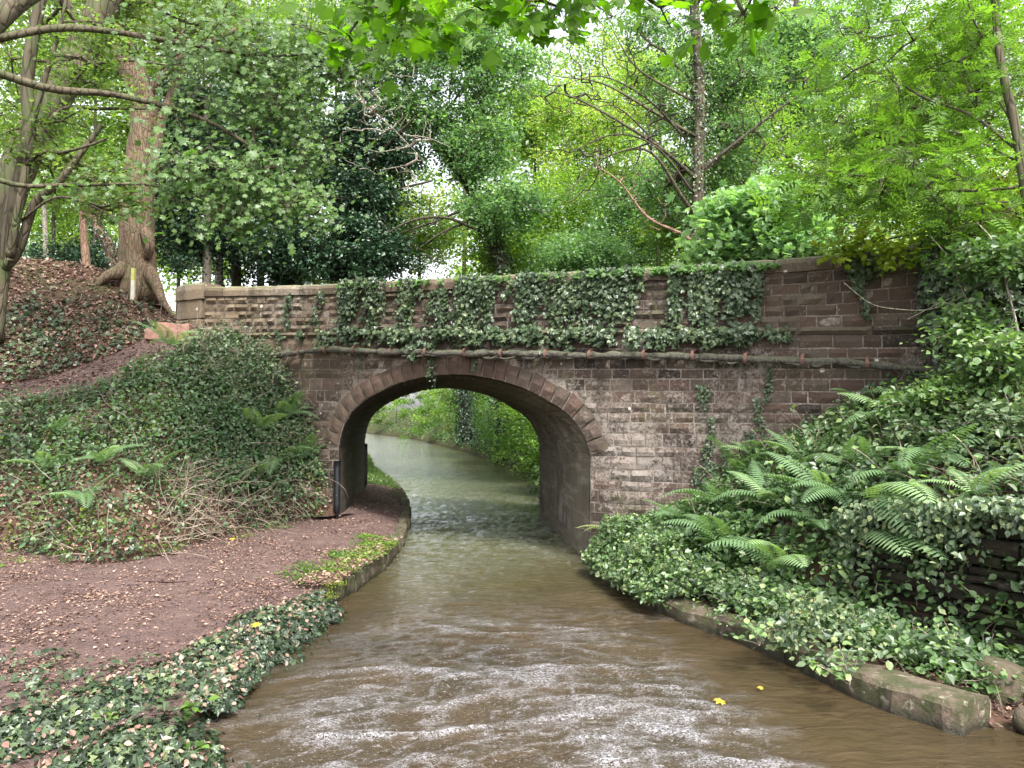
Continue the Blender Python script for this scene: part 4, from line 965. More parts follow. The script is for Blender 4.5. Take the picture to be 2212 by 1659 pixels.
def tall_weeds(name, G, n, mask, L, m, sz, k=16, lean=(0, 0), T=T_OVA):
    P, N = gsample(G, n, mask, (0, .02)); P0, P1, LP, LA = [], [], [], []
    D = np.array([0, 0, 1.0]) + R.normal(size=(n, 3)) * .3 + [lean[0], lean[1], 0]; D /= np.linalg.norm(D, axis=1, keepdims=True); ln = R.uniform(*L, n)[:, None]
    for i in range(7):
        Q = P + D * ln / 7; P0.append(P); P1.append(Q)
        for _ in range(max(1, k // 6)):
            if i > 0: f_ = R.random((n, 1)); LP.append(P * f_ + Q * (1 - f_)); aa = R.normal(size=(n, 3)); aa[:, 2] *= .3; LA.append(aa)
        P = Q; D = D + R.normal(size=(n, 3)) * .14 + [0, 0, -.05]; D /= np.linalg.norm(D, axis=1, keepdims=True)
    v, q = sticks(np.concatenate(P0), np.concatenate(P1), .005, .004, 4) if False else sticks(np.concatenate(P0), np.concatenate(P1), np.full(7 * n, .005), np.full(7 * n, .004), 4)
    o = mesh_np('weed_stems', v, q, M['deadstem'], None, R.random(len(v) // 8).repeat(8)); o['kind'] = 'stuff'
    LP = np.concatenate(LP); LA = np.concatenate(LA); nn = len(LP); LP = LP + LA / (np.linalg.norm(LA, axis=1, keepdims=True)) * .02
    v, f, t = leaves(LP, R.normal(size=(nn, 3)) * .4 + [0, -.2, .8], R.lognormal(math.log(sz), .3, nn), T, LA, None, .2); o = mesh_np(name, v, f, M[m], None, t); o['kind'] = 'stuff'
tall_weeds('tall_weeds', BKA, 130, pxm(lambda px, py, P: ((px > 390) & (px < 640) & (py < 870)) * 1.0), (.2, .65), 'bramble', .06, 14)
tall_weeds('tall_weeds', BKA, 90, pxm(lambda px, py, P: ((px > 560) & (px < 690) & (py < 1000)) * 1.0), (.3, .8), 'bramble', .06, 12, lean=(.3, -.3))
tall_weeds('tall_weeds', BKA, 160, None, (.2, .5), 'mid', .05, 10, lean=(0, -.4))
tall_weeds('tall_weeds', RB2, 260, pxm(lambda px, py, P: (px > 1500) * 1.0), (.3, .8), 'nettle', .07, 14, lean=(-.3, -.3))
tall_weeds('tall_weeds', RB1, 90, None, (.25, .6), 'nettle', .065, 12, lean=(-.3, -.3))
tall_weeds('tall_weeds', RB0, 120, lambda P: (P[:, 1] > 6.4) * 1.0, (.15, .45), 'nettle', .05, 14, lean=(-.4, -.3))
cover('ivy_ground_cover', TPG, 15000, 'ivy', T_IVY, (.035, .055), pxm(lambda px, py, P: ((py > 1425 + .02 * px + 45 * fbm(P, 1.6, 3, 37)) & (px < 500)) * (.3 + nz01(P, 2.2, 38))), (.01, .10), 1, .5)
# right bank greenery
def bankR(px, py, P): return (.35 + nz01(P, 1.0, 71)) * np.where((px > 2000) & (py > 800), .6, 1)
cover('nettle_cover', RB2, 14000, 'nettle', T_OVA, (.045, .07), pxm(lambda px, py, P: bankR(px, py, P) * (1.4 - .0007 * px)), (.03, .36), 1, .6)
cover('bramble_cover', RB2, 7500, 'bramble', T_OVA, (.05, .085), pxm(lambda px, py, P: bankR(px, py, P) * np.clip((px - 1500) / 400, 0, 1) ** 1.5), (.05, .45), 1, .6)
cover('ivy_ground_cover', RB2, 8000, 'ivy', T_IVY, (.05, .07), pxm(lambda px, py, P: bankR(px, py, P)), (.02, .15), 1, .5)
cover('nettle_cover', RB0, 7000, 'nettle', T_OVA, (.05, .08), pxm(lambda px, py, P: np.where(P[:, 1] > 9.2, 1.5, .5) * nz01(P, 2, 73) * (P[:, 1] > 6.0)), (.03, .26), 1, .5)
cover('nettle_cover', RB1, 6000, 'nettle', T_OVA, (.06, .09), lambda P: np.where(P[:, 1] > 9.3, 1.5, .12) * (P[:, 1] > 6), (.05, .35), 1, .5)
cover('bramble_cover', RB0, 3000, 'bramble', T_OVA, (.06, .09), pxm(lambda px, py, P: (P[:, 1] < 8.8) * nz01(P, 2, 74) * (P[:, 1] > 6.2)), (.03, .28), 1, .5)
# verge weeds on the towpath edge
cover('weeds', TPG[:9], 1500, 'mid', T_OVA, (.025, .05), pxm(lambda px, py, P: ((P[:, 1] > 9.4) & (P[:, 1] < 13)) * nz01(P, 2.5, 81) ** 2), (.005, .06), 1, .5)
cover('weeds', TPG[30:], 1600, 'mid', T_OVA, (.03, .06), lambda P: (P[:, 1] < 14.4) * nz01(P, 2, 82) ** 3, (.005, .08), 1, .5)
cover('grass', TPG, 9000, 'grass', T_LAN, (.05, .11), lambda P: (P[:, 1] > 22.5) * 1.0, (0, .02), .3, .6, along=np.tile([0, 0, 1.0], (9000, 1)), Nmix=0)
cover('grass', FL[:12], 16000, 'grass', T_LAN, (.07, .16), lambda P: (P[:, 1] > 23) * (P[:, 1] < 80) * 1.0, (0, .02), .3, .6, along=np.tile([0, 0, 1.0], (16000, 1)), Nmix=0)
cover('grass', TPG[:8], 700, 'grass', T_LAN, (.04, .07), lambda P: (P[:, 1] > 9.6) * (P[:, 1] < 13.2) * nz01(P, 2.2, 84) ** 2, (0, .01), .3, .6, along=np.tile([0, 0, 1.0], (700, 1)), Nmix=0)
n_ = 2600; Le = resample([(x, y, .27) for x, y in EL if 8.9 < y < 13.5], 200); w_ = .02 + nz01(Le, 2.4, 97) ** 2; i_ = R.choice(200, n_, p=w_ / w_.sum())
P_ = Le[i_] + np.stack([-R.uniform(-.03, .5, n_), R.normal(size=n_) * .06, R.uniform(-.01, .04, n_)], 1)
v, f, tt = leaves(P_, R.normal(size=(n_, 3)) * .4 + [0, 0, 1], R.lognormal(math.log(.032), .35, n_), T_OVA, None, R.random(n_)); mesh_np('verge_weeds', v, f, M['mid'], None, tt)['kind'] = 'stuff'
P_ = Le[R.integers(0, 200, 3000)] + np.stack([-R.uniform(-.01, .5, 3000), R.normal(size=3000) * .06, R.uniform(.0, .015, 3000)], 1)
v, f, tt = leaves(P_, R.normal(size=(3000, 3)) * .3 + [0, 0, 1], R.lognormal(math.log(.04), .3, 3000), T_OVA, None, R.random(3000)); mesh_np('leaf_litter', v, f, M['litter'], None, tt)['kind'] = 'stuff'
# ivy mounds over the towpath edge
def mound(label, pts, n, rad, hgt, size, seed):
    c = np.array([WZ(px, py, .2) for px, py in pts]); t = R.random(n) * (len(c) - 1); i = np.minimum(t.astype(int), len(c) - 2); fr = (t - i)[:, None]
    C = c[i] * (1 - fr) + c[i + 1] * fr; a = R.random(n) * 2 * math.pi; rr = np.sqrt(R.random(n)) * rad * (1 + .35 * np.maximum(0, R.normal(size=n)))
    wj = .72 + .5 * fbm(C * 1.0 + rr[:, None], 2.6, 2, seed); dx = np.cos(a) * rr * wj; dy = np.sin(a) * rr * wj
    prof = np.sqrt(np.clip(1 - (rr / rad) ** 2, 0, 1)); ok_ = fbm(np.stack([C[:, 0] + dx, C[:, 1] + dy], 1), 2.2, 3, seed + 50) > -.28 + .25 * R.normal(size=n); z = .16 + hgt * prof * wj * R.uniform(.5, 1.15, n) - np.clip(dx - .05, 0, 1) * .5
    P = np.stack([C[:, 0] + dx, C[:, 1] + dy, np.maximum(z, .02)], 1)
    N = np.stack([dx / rad * .9, dy / rad * .9 - .15, np.full(n, .8)], 1) + R.normal(size=(n, 3)) * .35
    P, N, prof = P[ok_], N[ok_], prof[ok_]; n = len(P)
    v, f, tt = leaves(P, N, R.lognormal(math.log(.9 * (size[0] + size[1]) / 2), .3, n), T_IVY, None, np.clip(.05 + .8 * R.random(n) ** 1.3 * (.6 + .5 * prof), 0, 1))
    li = R.choice(n, n // 16); V2 = leaves(P[li] + [0, 0, .03], N[li], R.uniform(.03, .06, len(li)), T_OVA, None, R.random(len(li)) ** .8)
    root = empty('ivy_mound', label, 'ivy', c[len(c) // 2], 'ivy mounds on the towpath edge'); o = mesh_np('foliage', v, f, M['ivy'], None, tt); off(o, root); off(mesh_np('caught_dead_leaves', V2[0], V2[1], M['litter'], None, V2[2], kind='stuff'), root)
    # dark soil core so that it has a body
    return root
mound('dark ivy mound on the towpath edge, farther of the two', [(445, 1425), (520, 1385), (600, 1335), (690, 1300)], 15000, .36, .20, (.04, .06), 5)
mound('dark ivy mound in the near corner beside the water', [(-40, 1640), (100, 1590), (220, 1540), (330, 1490), (430, 1450)], 17000, .46, .22, (.04, .065), 6)
mound('thin ivy trail hugging the water side between the mounds', [(440, 1500), (480, 1460), (525, 1420)], 4200, .24, .14, (.035, .055), 7)
mound('ivy at the lowest left corner of the towpath', [(-120, 1850), (60, 1760), (220, 1680), (350, 1600)], 15000, .50, .18, (.04, .065), 8)
rng_ = R.random(7000); Lr = np.array([p for p in ER if 5.5 < p[1] < 12.1])[::-1]; Lr = resample([(x, y, .25) for x, y in Lr], 200)
for nm, n_, m_, T_, sz_, y0 in [('nettle_cover', 8000, 'nettle', T_OVA, (.035, .065), 7.6), ('bramble_cover', 5200, 'bramble', T_OVA, (.04, .075), 6.2)]:
    w_ = (Lr[:, 1] > y0) * (.03 + nz01(Lr, 2.4, 91) ** 2) * np.where(Lr[:, 1] > 9, 1.6, .7); i_ = R.choice(200, n_, p=w_ / w_.sum()); a_ = R.uniform(-.2, .55, n_)
    P_ = Lr[i_] + np.stack([a_, R.normal(size=n_) * .1, .03 + R.random(n_) ** 1.5 * .42 * (.4 + nz01(Lr[i_], 3.3, 94)) * np.clip(a_ * 4 + .8, .2, 1) + .8 * np.minimum(a_, 0) * R.random(n_)], 1)
    v, f, tt = leaves(P_, R.normal(size=(n_, 3)) * .65 + [-.15, -.2, .8], R.lognormal(math.log(sum(sz_) / 2.2), .38, n_), T_, None, np.clip(R.random(n_), 0, 1)); mesh_np(nm, v, f, M[m_], None, tt)['kind'] = 'stuff'

# ================================================================== FERNS
def frond_mesh(L, n=24, droop=.8, seed=0):
    rs = np.random.default_rng(seed); t = np.linspace(0, 1, n + 1)
    ang = math.radians(62) - droop * t * 1.6; dx = np.cos(ang); dz = np.sin(ang); st_ = L / n
    y = np.r_[0, np.cumsum(dx[:-1])] * st_; z = np.r_[0, np.cumsum(dz[:-1])] * st_; x = .03 * L * np.sin(t * 3 + rs.random() * 3)
    C = np.stack([x, y, z], 1); V, Fc = [], []
    P, q = tube(C[::3], np.linspace(.005, .0015, len(C[::3])), 4); V.append(P); Fc += q.tolist(); nn = len(P)
    for i in range(2, n):
        u = i / n; pl = L * .27 * math.sin(math.pi * min(1, u * .92 + .08)) ** .75 * (1 - u * .35) + .008; w = L / n * .38
        d = C[i + 1] - C[i]; d /= np.linalg.norm(d); side = np.array([1, 0, 0.]); nrm = np.cross(side, d)
        for sg in (-1, 1):
            o = (side * sg * .93 + d * .36 - nrm * -.0); o = o / np.linalg.norm(o); dr = np.array([0, 0, -.28 * pl])
            a = C[i]; ps = [a, a + o * pl * .28 + d * w + dr * .05, a + o * pl * .62 + d * w * .75 + dr * .4, a + o * pl + dr, a + o * pl * .62 - d * w * .75 + dr * .4, a + o * pl * .28 - d * w + dr * .05]
            V.append(np.array(ps)); Fc += [[nn, nn + 1, nn + 5], [nn + 1, nn + 2, nn + 4, nn + 5], [nn + 2, nn + 3, nn + 4]] if sg > 0 else [[nn, nn + 5, nn + 1], [nn + 5, nn + 4, nn + 2, nn + 1], [nn + 4, nn + 3, nn + 2]]
            nn += 6
    V = np.concatenate(V); tt = np.repeat(rs.random(), len(V)) * .6 + .2
    me = bpy.data.meshes.new('frond'); me.from_pydata(V.tolist(), [], Fc); a = me.attributes.new('tone', 'FLOAT', 'POINT'); a.data.foreach_set('value', tt.astype(np.float32)); me.update(); return me
FR_M = [frond_mesh(1.0, 24, d, k) for k, d in enumerate([.55, .8, 1.0, 1.2])]
for me in FR_M: me.materials.append(M['fern'])
FR_P = [m_.copy() for m_ in FR_M]
for me in FR_P: me.materials.clear(); me.materials.append(M['fernpale'])
AllG = np.concatenate([g.reshape(-1, 3) for g in (BKA, RB0, RB1, RB2, UPP, UPS)]); APX, APY = proj(AllG)
def at_bank(px, py):
    d = (APX - px) ** 2 + (APY - py) ** 2 + (AllG[:, 1] * 3) ** 2 * 0; i = np.argmin(d + np.where(d < 400, AllG[:, 1] * 2, 0)); return AllG[i]
def fern(px, py, L, n, label, pale=False, a0=None, spread=math.pi * 2, z=None, tilt=0):
    c = at_bank(px, py) + [0, -.10, .20] if z is None else np.array(z); L = L * 1.5
    root = empty('fern', label, 'fern', c, 'ferns on the banks')
    for k in range(n):
        me = (FR_P if pale else FR_M)[random.randrange(4)]
        f = bpy.data.objects.new('frond', me); COL.objects.link(f); f.parent = root
        az = (a0 if a0 is not None else 0) + (k / n - .5) * spread + random.uniform(-.25, .25)
        s = L * random.choice([.5, .7, .8, .9, 1.0, 1.1]); f.scale = (s, s, s); f.rotation_euler = (random.uniform(-.35, .15) - tilt, random.uniform(-.2, .2), az - math.pi)
    return root
FNR = [(1330, 1185, .55, 6, 'pale yellowish fern at the foot of the arch on the right', True), (1480, 1165, .6, 7, 'fern low on the right bank beside the dark wall ivy', False),
       (1560, 1215, .75, 8, 'large fern leaning over the ledge left of the other ferns', False), (1660, 1130, .7, 7, 'fern with silvery fronds in the middle of the right bank', False),
       (1690, 1265, .7, 7, 'low fern just above the ledge stones in the middle', False), (1740, 1050, .7, 7, 'tall fern against the bridge wall, upper part of the right bank', False),
       (1850, 1050, .65, 6, 'fern with light fronds below the wall on the right slope', False), (1820, 1150, .7, 7, 'dark arching fern beside the hollow', False),
       (1950, 1080, .65, 6, 'fern spreading over the top of the rough retaining wall', False), (1600, 1060, .6, 6, 'fern just right of the fine wall ivy', False),
       (1850, 920, .6, 5, 'highest fern on the right bank, under the pipe', False), (2010, 1040, .6, 5, 'fern at the far right above the hollow', False), (1760, 1190, .6, 6, 'fern drooping left of the hollow', False)]
FNR += [(1620, 1010, .6, 6, 'fern between the fine wall ivy and the tall fern', False), (1930, 960, .6, 6, 'fern below the leafy sapling on the upper right bank', False), (1560, 1130, .65, 7, 'pale silvery fern above the large leaning fern', False),
        (1780, 1110, .65, 7, 'fern in the thick of the right bank, left of the dark arching one', False), (2100, 1120, .5, 5, 'small fern at the frame edge above the hollow', False), (1400, 1180, .5, 6, 'small fern between the pale one and the wall ivy', False)]
for px, py, L, n, lb, pale in FNR: fern(px, py, L * .92, n + 1, lb, pale)
for px, py, L, n, lb in [(1870, 1165, .75, 3, 'hanging fern with long bright fronds over the hollow, left one'), (1900, 1150, .8, 3, 'hanging fern with the longest frond over the hollow, right one')]: fern(px, py, L, n, lb, a0=0.1, spread=.9, tilt=.5)
FNL = [(620, 930, .75, 8, 'bright green fern beside the bridge wall on the left bank'), (560, 960, .55, 6, 'fern with slim fronds left of the bright green one'), (600, 1030, .6, 6, 'fern low on the left bank near the iron guard'),
       (130, 960, .42, 6, 'fern high on the left bank at the left edge'), (110, 1040, .42, 6, 'fern below the highest one at the left edge'), (230, 1030, .42, 6, 'fern amid ivy on the left bank, third from the left edge'),
       (190, 1110, .5, 5, 'small light green fern low on the left bank'), (320, 1060, .5, 5, 'small fern in the middle of the ivy bank'), (500, 1080, .55, 6, 'fern among the dead stems'), (375, 770, .6, 6, 'fern by the worn red slabs at the path top'),
       (660, 1010, .5, 5, 'small fern at the foot of the bank beside the wall'), (555, 1060, .5, 5, 'yellow green fern hanging above the towpath')]
for px, py, L, n, lb in FNL: fern(px, py, L, n, lb)

# ================================================================== SMALL BROAD LEAVED PLANTS
def plant(px, py, z, h, n, sz, m, label, T=T_OVA, lean=(0, 0), name='young_plant', spread=.3, c=None, cat='plant', nst=3):
    c = (WZ(px, py, z) if c is None else np.array(c)); root = empty(name, label, cat, c)
    P0, P1, LP, LA = [], [], [], []
    for k in range(nst):
        d = np.array([R.normal() * spread + lean[0], R.normal() * spread + lean[1], 1.0]); p = np.zeros(3); d /= np.linalg.norm(d); stp = h * R.uniform(.7, 1.1) / 6
        for i in range(6):
            q_ = p + d * stp; P0.append(p); P1.append(q_); p = q_; d = d + R.normal(size=3) * .12 + [lean[0] * .1, lean[1] * .1, -.04]; d /= np.linalg.norm(d)
            if i > 1:
                for _ in range(max(1, n // (nst * 4))): a = R.normal(size=3); a[2] = abs(a[2]) * .2; LP.append(p + a * .02); LA.append(a)
    v, q = sticks(P0, P1, np.full(len(P0), .005), np.full(len(P0), .004), 5); o = mesh_np('stem', v, q, M['bark_pale'], kind='stuff'); o.parent = root
    LP = np.array(LP); v, f, t = leaves(LP, R.normal(size=(len(LP), 3)) * .3 + [0, -.2, 1], R.uniform(sz * .7, sz * 1.15, len(LP)), T, np.array(LA), None, .1); o = mesh_np('foliage', v, f, M[m], None, t); o.parent = root
    return root
for i_, (px, py) in enumerate([(726, 1262), (700, 1290), (775, 1215), (800, 1195), (880, 1062)]):
    c_ = WZ(px, py, .25); n_ = 240; d_ = R.normal(size=(n_, 3)) * [.07, .09, .018]; v, f, tt = leaves(d_ + [0, 0, .012], R.normal(size=(n_, 3)) * .6 + [0, 0, 1], R.uniform(.012, .024, n_), T_DIA, None, R.random(n_))
    o = mesh_np('moss_cushion', v, f, M['yel'], None, tt); o.location = c_; o['kind'] = 'stuff'
plant(405, 1560, .15, .20, 16, .075, 'ash', 'lime green seedling leaning over the water from the ivy, upper', lean=(.5, -.1))
plant(395, 1645, .1, .13, 16, .07, 'ash', 'lime green seedling over the water, lower of the two', lean=(.6, 0))
plant(720, 1225, .28, .09, 12, .05, 'mid', 'tiny green weed on the towpath near its stone edge', spread=.9)
plant(230, 1560, .28, .12, 14, .05, 'mid', 'small green seedling standing in the ivy at lower left', spread=.7)
for i, (px, py, h, lb) in enumerate([(1640, 1395, .35, 'leafy bramble sprig trailing off the ledge toward the water'), (1835, 1480, .3, 'bramble sprig hanging over the ledge left of the end block'), (2030, 1420, .3, 'low sprig on top of the ledge beside the end block'),
                                     (2100, 1330, .5, 'pale stemmed sprig in front of the hollow'), (1720, 1340, .3, 'bramble sprig on the ledge under the orange leaf'), (1930, 1330, .4, 'bushy sprig in front of the rough stones')]):
    plant(px, py, .22, h, 60, .07, 'nettle', lb, lean=(-.3 if i < 2 else .2, -.3), spread=.5, nst=6, name='bramble_sprig')
orange = WZ(1728, 1328, .35); v, f, t = leaves(np.array([orange]), np.array([[0, -.6, .7]]), .10, T_SYC, None, np.array([.3])); o = mesh_np('orange_leaf', v - orange, f, M['litteryel'], None, t); o.location = orange; tag(o, 'orange leaf caught on the brambles above the ledge', 'leaf')
# ================================================================== TREES
def grow(trunk, C, seed, step=.55, start=.25, wig=.16, droop=0.0):
    rs = np.random.default_rng(seed); m = len(trunk); i0 = int(m * start)
    N = [trunk[i] for i in range(i0, m)]; Pa = [-1] * len(N); cnt = [0] * len(N); NP_ = np.zeros((len(N) + len(C) * 40, 3)); k = len(N); NP_[:k] = N
    dist = np.array([np.min(np.linalg.norm(NP_[:k] - c, axis=1)) for c in C]); par_ = list(Pa); tips = []
    for ci in np.argsort(dist):
        c = C[ci]; d = np.linalg.norm(NP_[:k] - c, axis=1); cost = d + .7 * np.clip(NP_[:k, 2] - c[2], 0, None) + .25 * (c[2] - NP_[:k, 2] > 4)
        j = int(np.argmin(cost)); L = d[j]; s = max(1, min(36, int(math.ceil(L / step)))); p0 = NP_[j].copy(); q = j
        bow = rs.normal(size=3) * L * wig + [0, 0, L * .12]
        for a in range(1, s + 1):
            t = a / s; p = p0 * (1 - t) + c * t + bow * 4 * t * (1 - t) * .35 + rs.normal(size=3) * .035 * (a < s)
            NP_[k] = p; par_.append(q); q = k; k += 1
        tips.append(q)
    nodes = NP_[:k]; cnt = np.zeros(k)
    for t in tips: cnt[t] += 1
    for i in range(k - 1, len(N) - 1, -1):
        if par_[i] >= 0: cnt[par_[i]] += cnt[i]
    return nodes, np.array(par_), cnt, len(N)
def tree(name, label, trunk, r, barkm, blobs, leaf, size, per, crad=.5, seed=1, T=T_DIA, tw=.010, group=None, ivy=None, start=.25, flat=.45, droop=0., rough=.12, lean_n=(0, 0, .9), spread=.55, cat='tree', limbs=(), ptone=0.0, shell=.35, base_z=None, wig=.16, maxr=.16):
    tp = []
    for p in trunk: tp.append(np.array([X_(p[0], p[2]), p[2], p[1][0]]) if isinstance(p[1], tuple) else WY(*p))
    tr = resample(tp, 36); rad = np.linspace(r[0], r[1], 36); rad[:4] *= np.array([1.5, 1.25, 1.1, 1.03])
    root = empty(name, label, cat, tr[0], group)
    P, q = tube(tr, rad, 16 if r[0] > .15 else 9, rough, seed); o = mesh_np('trunk', P, q, M[barkm], smooth=True); off(o, root)
    for (pts, ra, rb) in limbs:
        lp = resample([WY(*p) for p in pts], 24); P, q = tube(lp, np.linspace(ra, rb, 24), 10, rough, seed + 3); o = mesh_np('limb', P, q, M[barkm], smooth=True); off(o, root); tr = np.vstack([tr, lp])
    rs = np.random.default_rng(seed); C = []
    for (px, py, Y, rx, ry, n) in blobs:
        c = WY(px, py, Y); k = Y / F; d = rs.normal(size=(n, 3)); d /= np.linalg.norm(d, axis=1, keepdims=True); d *= (rs.uniform(shell, 1, (n, 1))) ** .6 * np.where(rs.random((n, 1)) < .25, rs.uniform(1, 1.45, (n, 1)), 1)
        C.append(c + d * [rx * k, min(rx * k, 3.2), ry * k])
    C = np.concatenate(C)
    if len(C) == 0: return root
    nodes, pa, cnt, nt_ = grow(tr, C, seed, start=start, step=max(.35, crad * .9), wig=wig)
    e = np.arange(nt_, len(nodes)); rr = np.minimum(tw * np.sqrt(cnt) ** 1.05, maxr)
    v, q = sticks(nodes[pa[e]], nodes[e], np.minimum(rr[pa[e]] if True else 0, rr[e] * 1.35 + .002), rr[e], 5)
    o = mesh_np('branches', v, q, M[barkm], kind='stuff'); off(o, root)
    # leaves: round the tips and along the last twigs
    n = len(C) * per; ci = R.integers(0, len(C), n); sc = np.exp(R.normal(size=len(C)) * .25)[ci]
    dl = R.normal(size=(n, 3)) * crad * sc[:, None] * [1, 1, flat] * .62
    dl[:, 2] -= droop * np.linalg.norm(dl[:, :2], axis=1)
    # fine sprays: gather leaves round a few twiglets of each cluster
    tg_ = R.normal(size=(len(C), 7, 3)) * crad * .55 * [1, 1, flat]; tgi = R.integers(0, 7, n); f_ = R.random((n, 1)); sp = tg_[ci, tgi] * (.4 + 1.1 * f_) + R.normal(size=(n, 3)) * size * .9
    use = R.random(n) < .65; dl = np.where(use[:, None], sp, dl)
    Pp = C[ci] + dl; Nn = np.array(lean_n) + R.normal(size=(n, 3)) * spread
    al_ = dl / (np.linalg.norm(dl, axis=1, keepdims=True) + 1e-6) * .8 + [0, 0, -.35]
    ctone = R.random(len(C)); t = np.clip(.15 + ptone + .42 * R.random(n) + .40 * ctone[ci], 0, 1)
    v, f, tt = leaves(Pp, Nn, R.lognormal(math.log(size), .25, n), T, al_, t, .5)
    o = mesh_np('crown', v, f, M[leaf], None, tt); off(o, root)
    tm = tg_.reshape(-1, 3); cc = np.repeat(C, 7, 0); v, q = sticks(cc, cc + tm, np.full(len(cc), tw * .7), np.full(len(cc), tw * .3), 3); o = mesh_np('twigs', v, q, M[barkm], kind='stuff'); off(o, root)
    if ivy:
        (lo, hi, n_, sz, wd, im) = ivy; i = R.uniform(lo * 35, hi * 35, n_); i0 = i.astype(int); i0 = np.minimum(i0, 34); fr = (i - i0)[:, None]
        c = tr[i0] * (1 - fr) + tr[i0 + 1] * fr; a = R.random(n_) * 2 * math.pi; lump = 1 + .7 * vn(c, .9, seed)
        rr = np.interp(i, range(36), rad) * 1.05 + np.abs(R.normal(size=n_)) * wd * np.clip(lump, .2, 2)
        Pp = c + np.stack([np.cos(a) * rr, np.sin(a) * rr, R.normal(size=n_) * .1], 1); Nn = np.stack([np.cos(a), np.sin(a), np.full(n_, .6)], 1) + R.normal(size=(n_, 3)) * .4
        v, f, tt = leaves(Pp, Nn, R.uniform(sz * .7, sz * 1.2, n_), T_DIA, np.tile([0, 0, -1.0], (n_, 1)), np.clip(R.random(n_) * .9, 0, 1), .6); o = mesh_np('ivy_cover', v, f, M[im], None, tt); off(o, root)
    return root
BG = 'trees beyond the bridge'; BR = 'bushes along the far right bank'
G4 = (3.9,)
# --- dark evergreens behind the left parapet
tree('holly_tree', 'dark evergreen behind the left pier, nearest the big trunk', [(440, G4, 23), (448, 500, 23), (440, 330, 23), (450, 180, 23)], (.16, .07), 'bark_pale', [(420, 440, 23, 85, 170, 100), (400, 250, 23, 60, 90, 40)], 'holly', .10, 260, .5, 101, group=BG, start=.3)
tree('holly_tree', 'broad dark evergreen behind the parapet between two others', [(512, G4, 25), (510, 470, 25), (520, 330, 25)], (.2, .08), 'bark_dark', [(530, 420, 25, 95, 190, 130), (560, 280, 25, 60, 80, 40)], 'holly', .10, 270, .5, 102, group=BG)
tree('holly_tree', 'dark evergreen with narrow upright crown left of the bright gap', [(606, G4, 24), (612, 470, 24), (605, 300, 24)], (.15, .06), 'bark_dark', [(605, 450, 24, 55, 170, 70), (610, 540, 23, 50, 50, 34)], 'holly', .10, 260, .45, 103, group=BG)
for i, (px, Y) in enumerate([(470, 27), (560, 28), (640, 27)]):
    tree('shaded_tree', ['pale straight trunk in the shade of the evergreens', 'dark straight trunk deep among the evergreens', 'dark trunk at the right side of the evergreens'][i], [(px, G4, Y), (px + 4, 450, Y), (px - 3, 250, Y)], (.17, .1), ['bark_pale', 'bark_dark', 'bark_dark'][i], [(px, 260, Y, 70, 60, 16)], 'holly', .11, 150, .6, 110 + i, group=BG, start=.6)
# --- ivy clad dark tree
tree('ivy_clad_tree', 'tall tree wrapped in dark ivy standing left of the arch crown', [(775, G4, 24), (780, 480, 24), (760, 300, 24), (800, 120, 24), (790, -60, 24)], (.32, .10), 'bark_dark', [(770, 545, 23.5, 110, 62, 60), (790, 430, 24, 62, 70, 40), (765, 300, 24, 42, 90, 34), (850, 330, 24, 45, 40, 14), (700, 380, 24, 40, 50, 12)], 'holly', .11, 250, .5, 120, group=BG, ivy=(.1, .95, 9000, .11, .38, 'holly'),
     limbs=[([(770, 380, 24), (850, 300, 23.5), (900, 250, 23)], .09, .04), ([(775, 500, 24), (840, 420, 24), (935, 390, 24)], .07, .03)])
# --- leaning tree with dark limb
tree('leaning_tree', 'leaning ivy covered tree over the arch with a grey green crown', [(1130, G4, 25), (1075, 540, 25), (1010, 400, 25), (930, 300, 25), (850, 200, 25)], (.26, .08), 'bark_dark', [(950, 190, 25, 150, 110, 80), (1060, 120, 25, 110, 90, 46), (860, 90, 25, 90, 70, 40), (1030, 330, 24.5, 75, 70, 36), (1080, 450, 24, 80, 60, 36), (900, 250, 25, 60, 40, 10)], 'blue', .11, 170, .6, 130, group=BG, ivy=(.05, .55, 2600, .10, .18, 'ivy'),
     limbs=[([(1010, 400, 25), (1060, 420, 25), (960, 470, 24), (860, 505, 24)], .07, .02), ([(930, 300, 25), (1000, 190, 25), (1060, 120, 25)], .06, .02), ([(1040, 470, 25), (960, 500, 24), (900, 540, 24)], .06, .02)])
# --- bright understorey behind
def under(px, py, Y, rx, ry, n, leaf, label, seed, per=150, size=.12, barkm='bark_dark', name='understorey_tree', tone=0):
    return tree(name, label, [(px, (3.6 if Y < 60 else 2,), Y), (px + 6, py + ry * .4, Y), (px - 8, py - ry * .3, Y)], (.12, .04), barkm, [(px, py, Y, rx * 1.1, ry * 1.1, int(n * 1.25))], leaf, size * .9, int(per * 1.15), .85, seed, group=BG, ptone=tone + .08, shell=.15)
under(900, 500, 30, 100, 75, 60, 'far', 'bright yellow green tree in the gap left of the leaning tree', 141, tone=.15)
under(680, 560, 29, 70, 60, 40, 'far', 'bright green bush showing between the evergreens and the ivy clad tree', 142, tone=.1)
under(820, 390, 38, 90, 120, 44, 'mid', 'pale tree far behind the ivy clad tree', 143, 120, .15)
under(1200, 470, 32, 110, 100, 85, 'mid', 'mid green tree above the arch crown', 144, 170)
under(1290, 300, 36, 120, 130, 90, 'far', 'tall light green tree behind the arching bare limbs', 145, 150, .15, tone=.1)
under(1150, 260, 40, 90, 110, 60, 'mid', 'distant round crown between leaning tree and arching limbs', 146, 150, .16)
under(1380, 480, 29, 90, 90, 70, 'blue', 'grey green tree left of the ivy trunk, low over the parapet', 147, 170)
under(1110, 560, 27, 90, 40, 40, 'mid', 'low green bush just above the ivy on the parapet', 148, 160)
under(1270, 560, 25, 90, 36, 44, 'blue', 'low grey green bush on the parapet line, right of the arch crown', 149, 170)
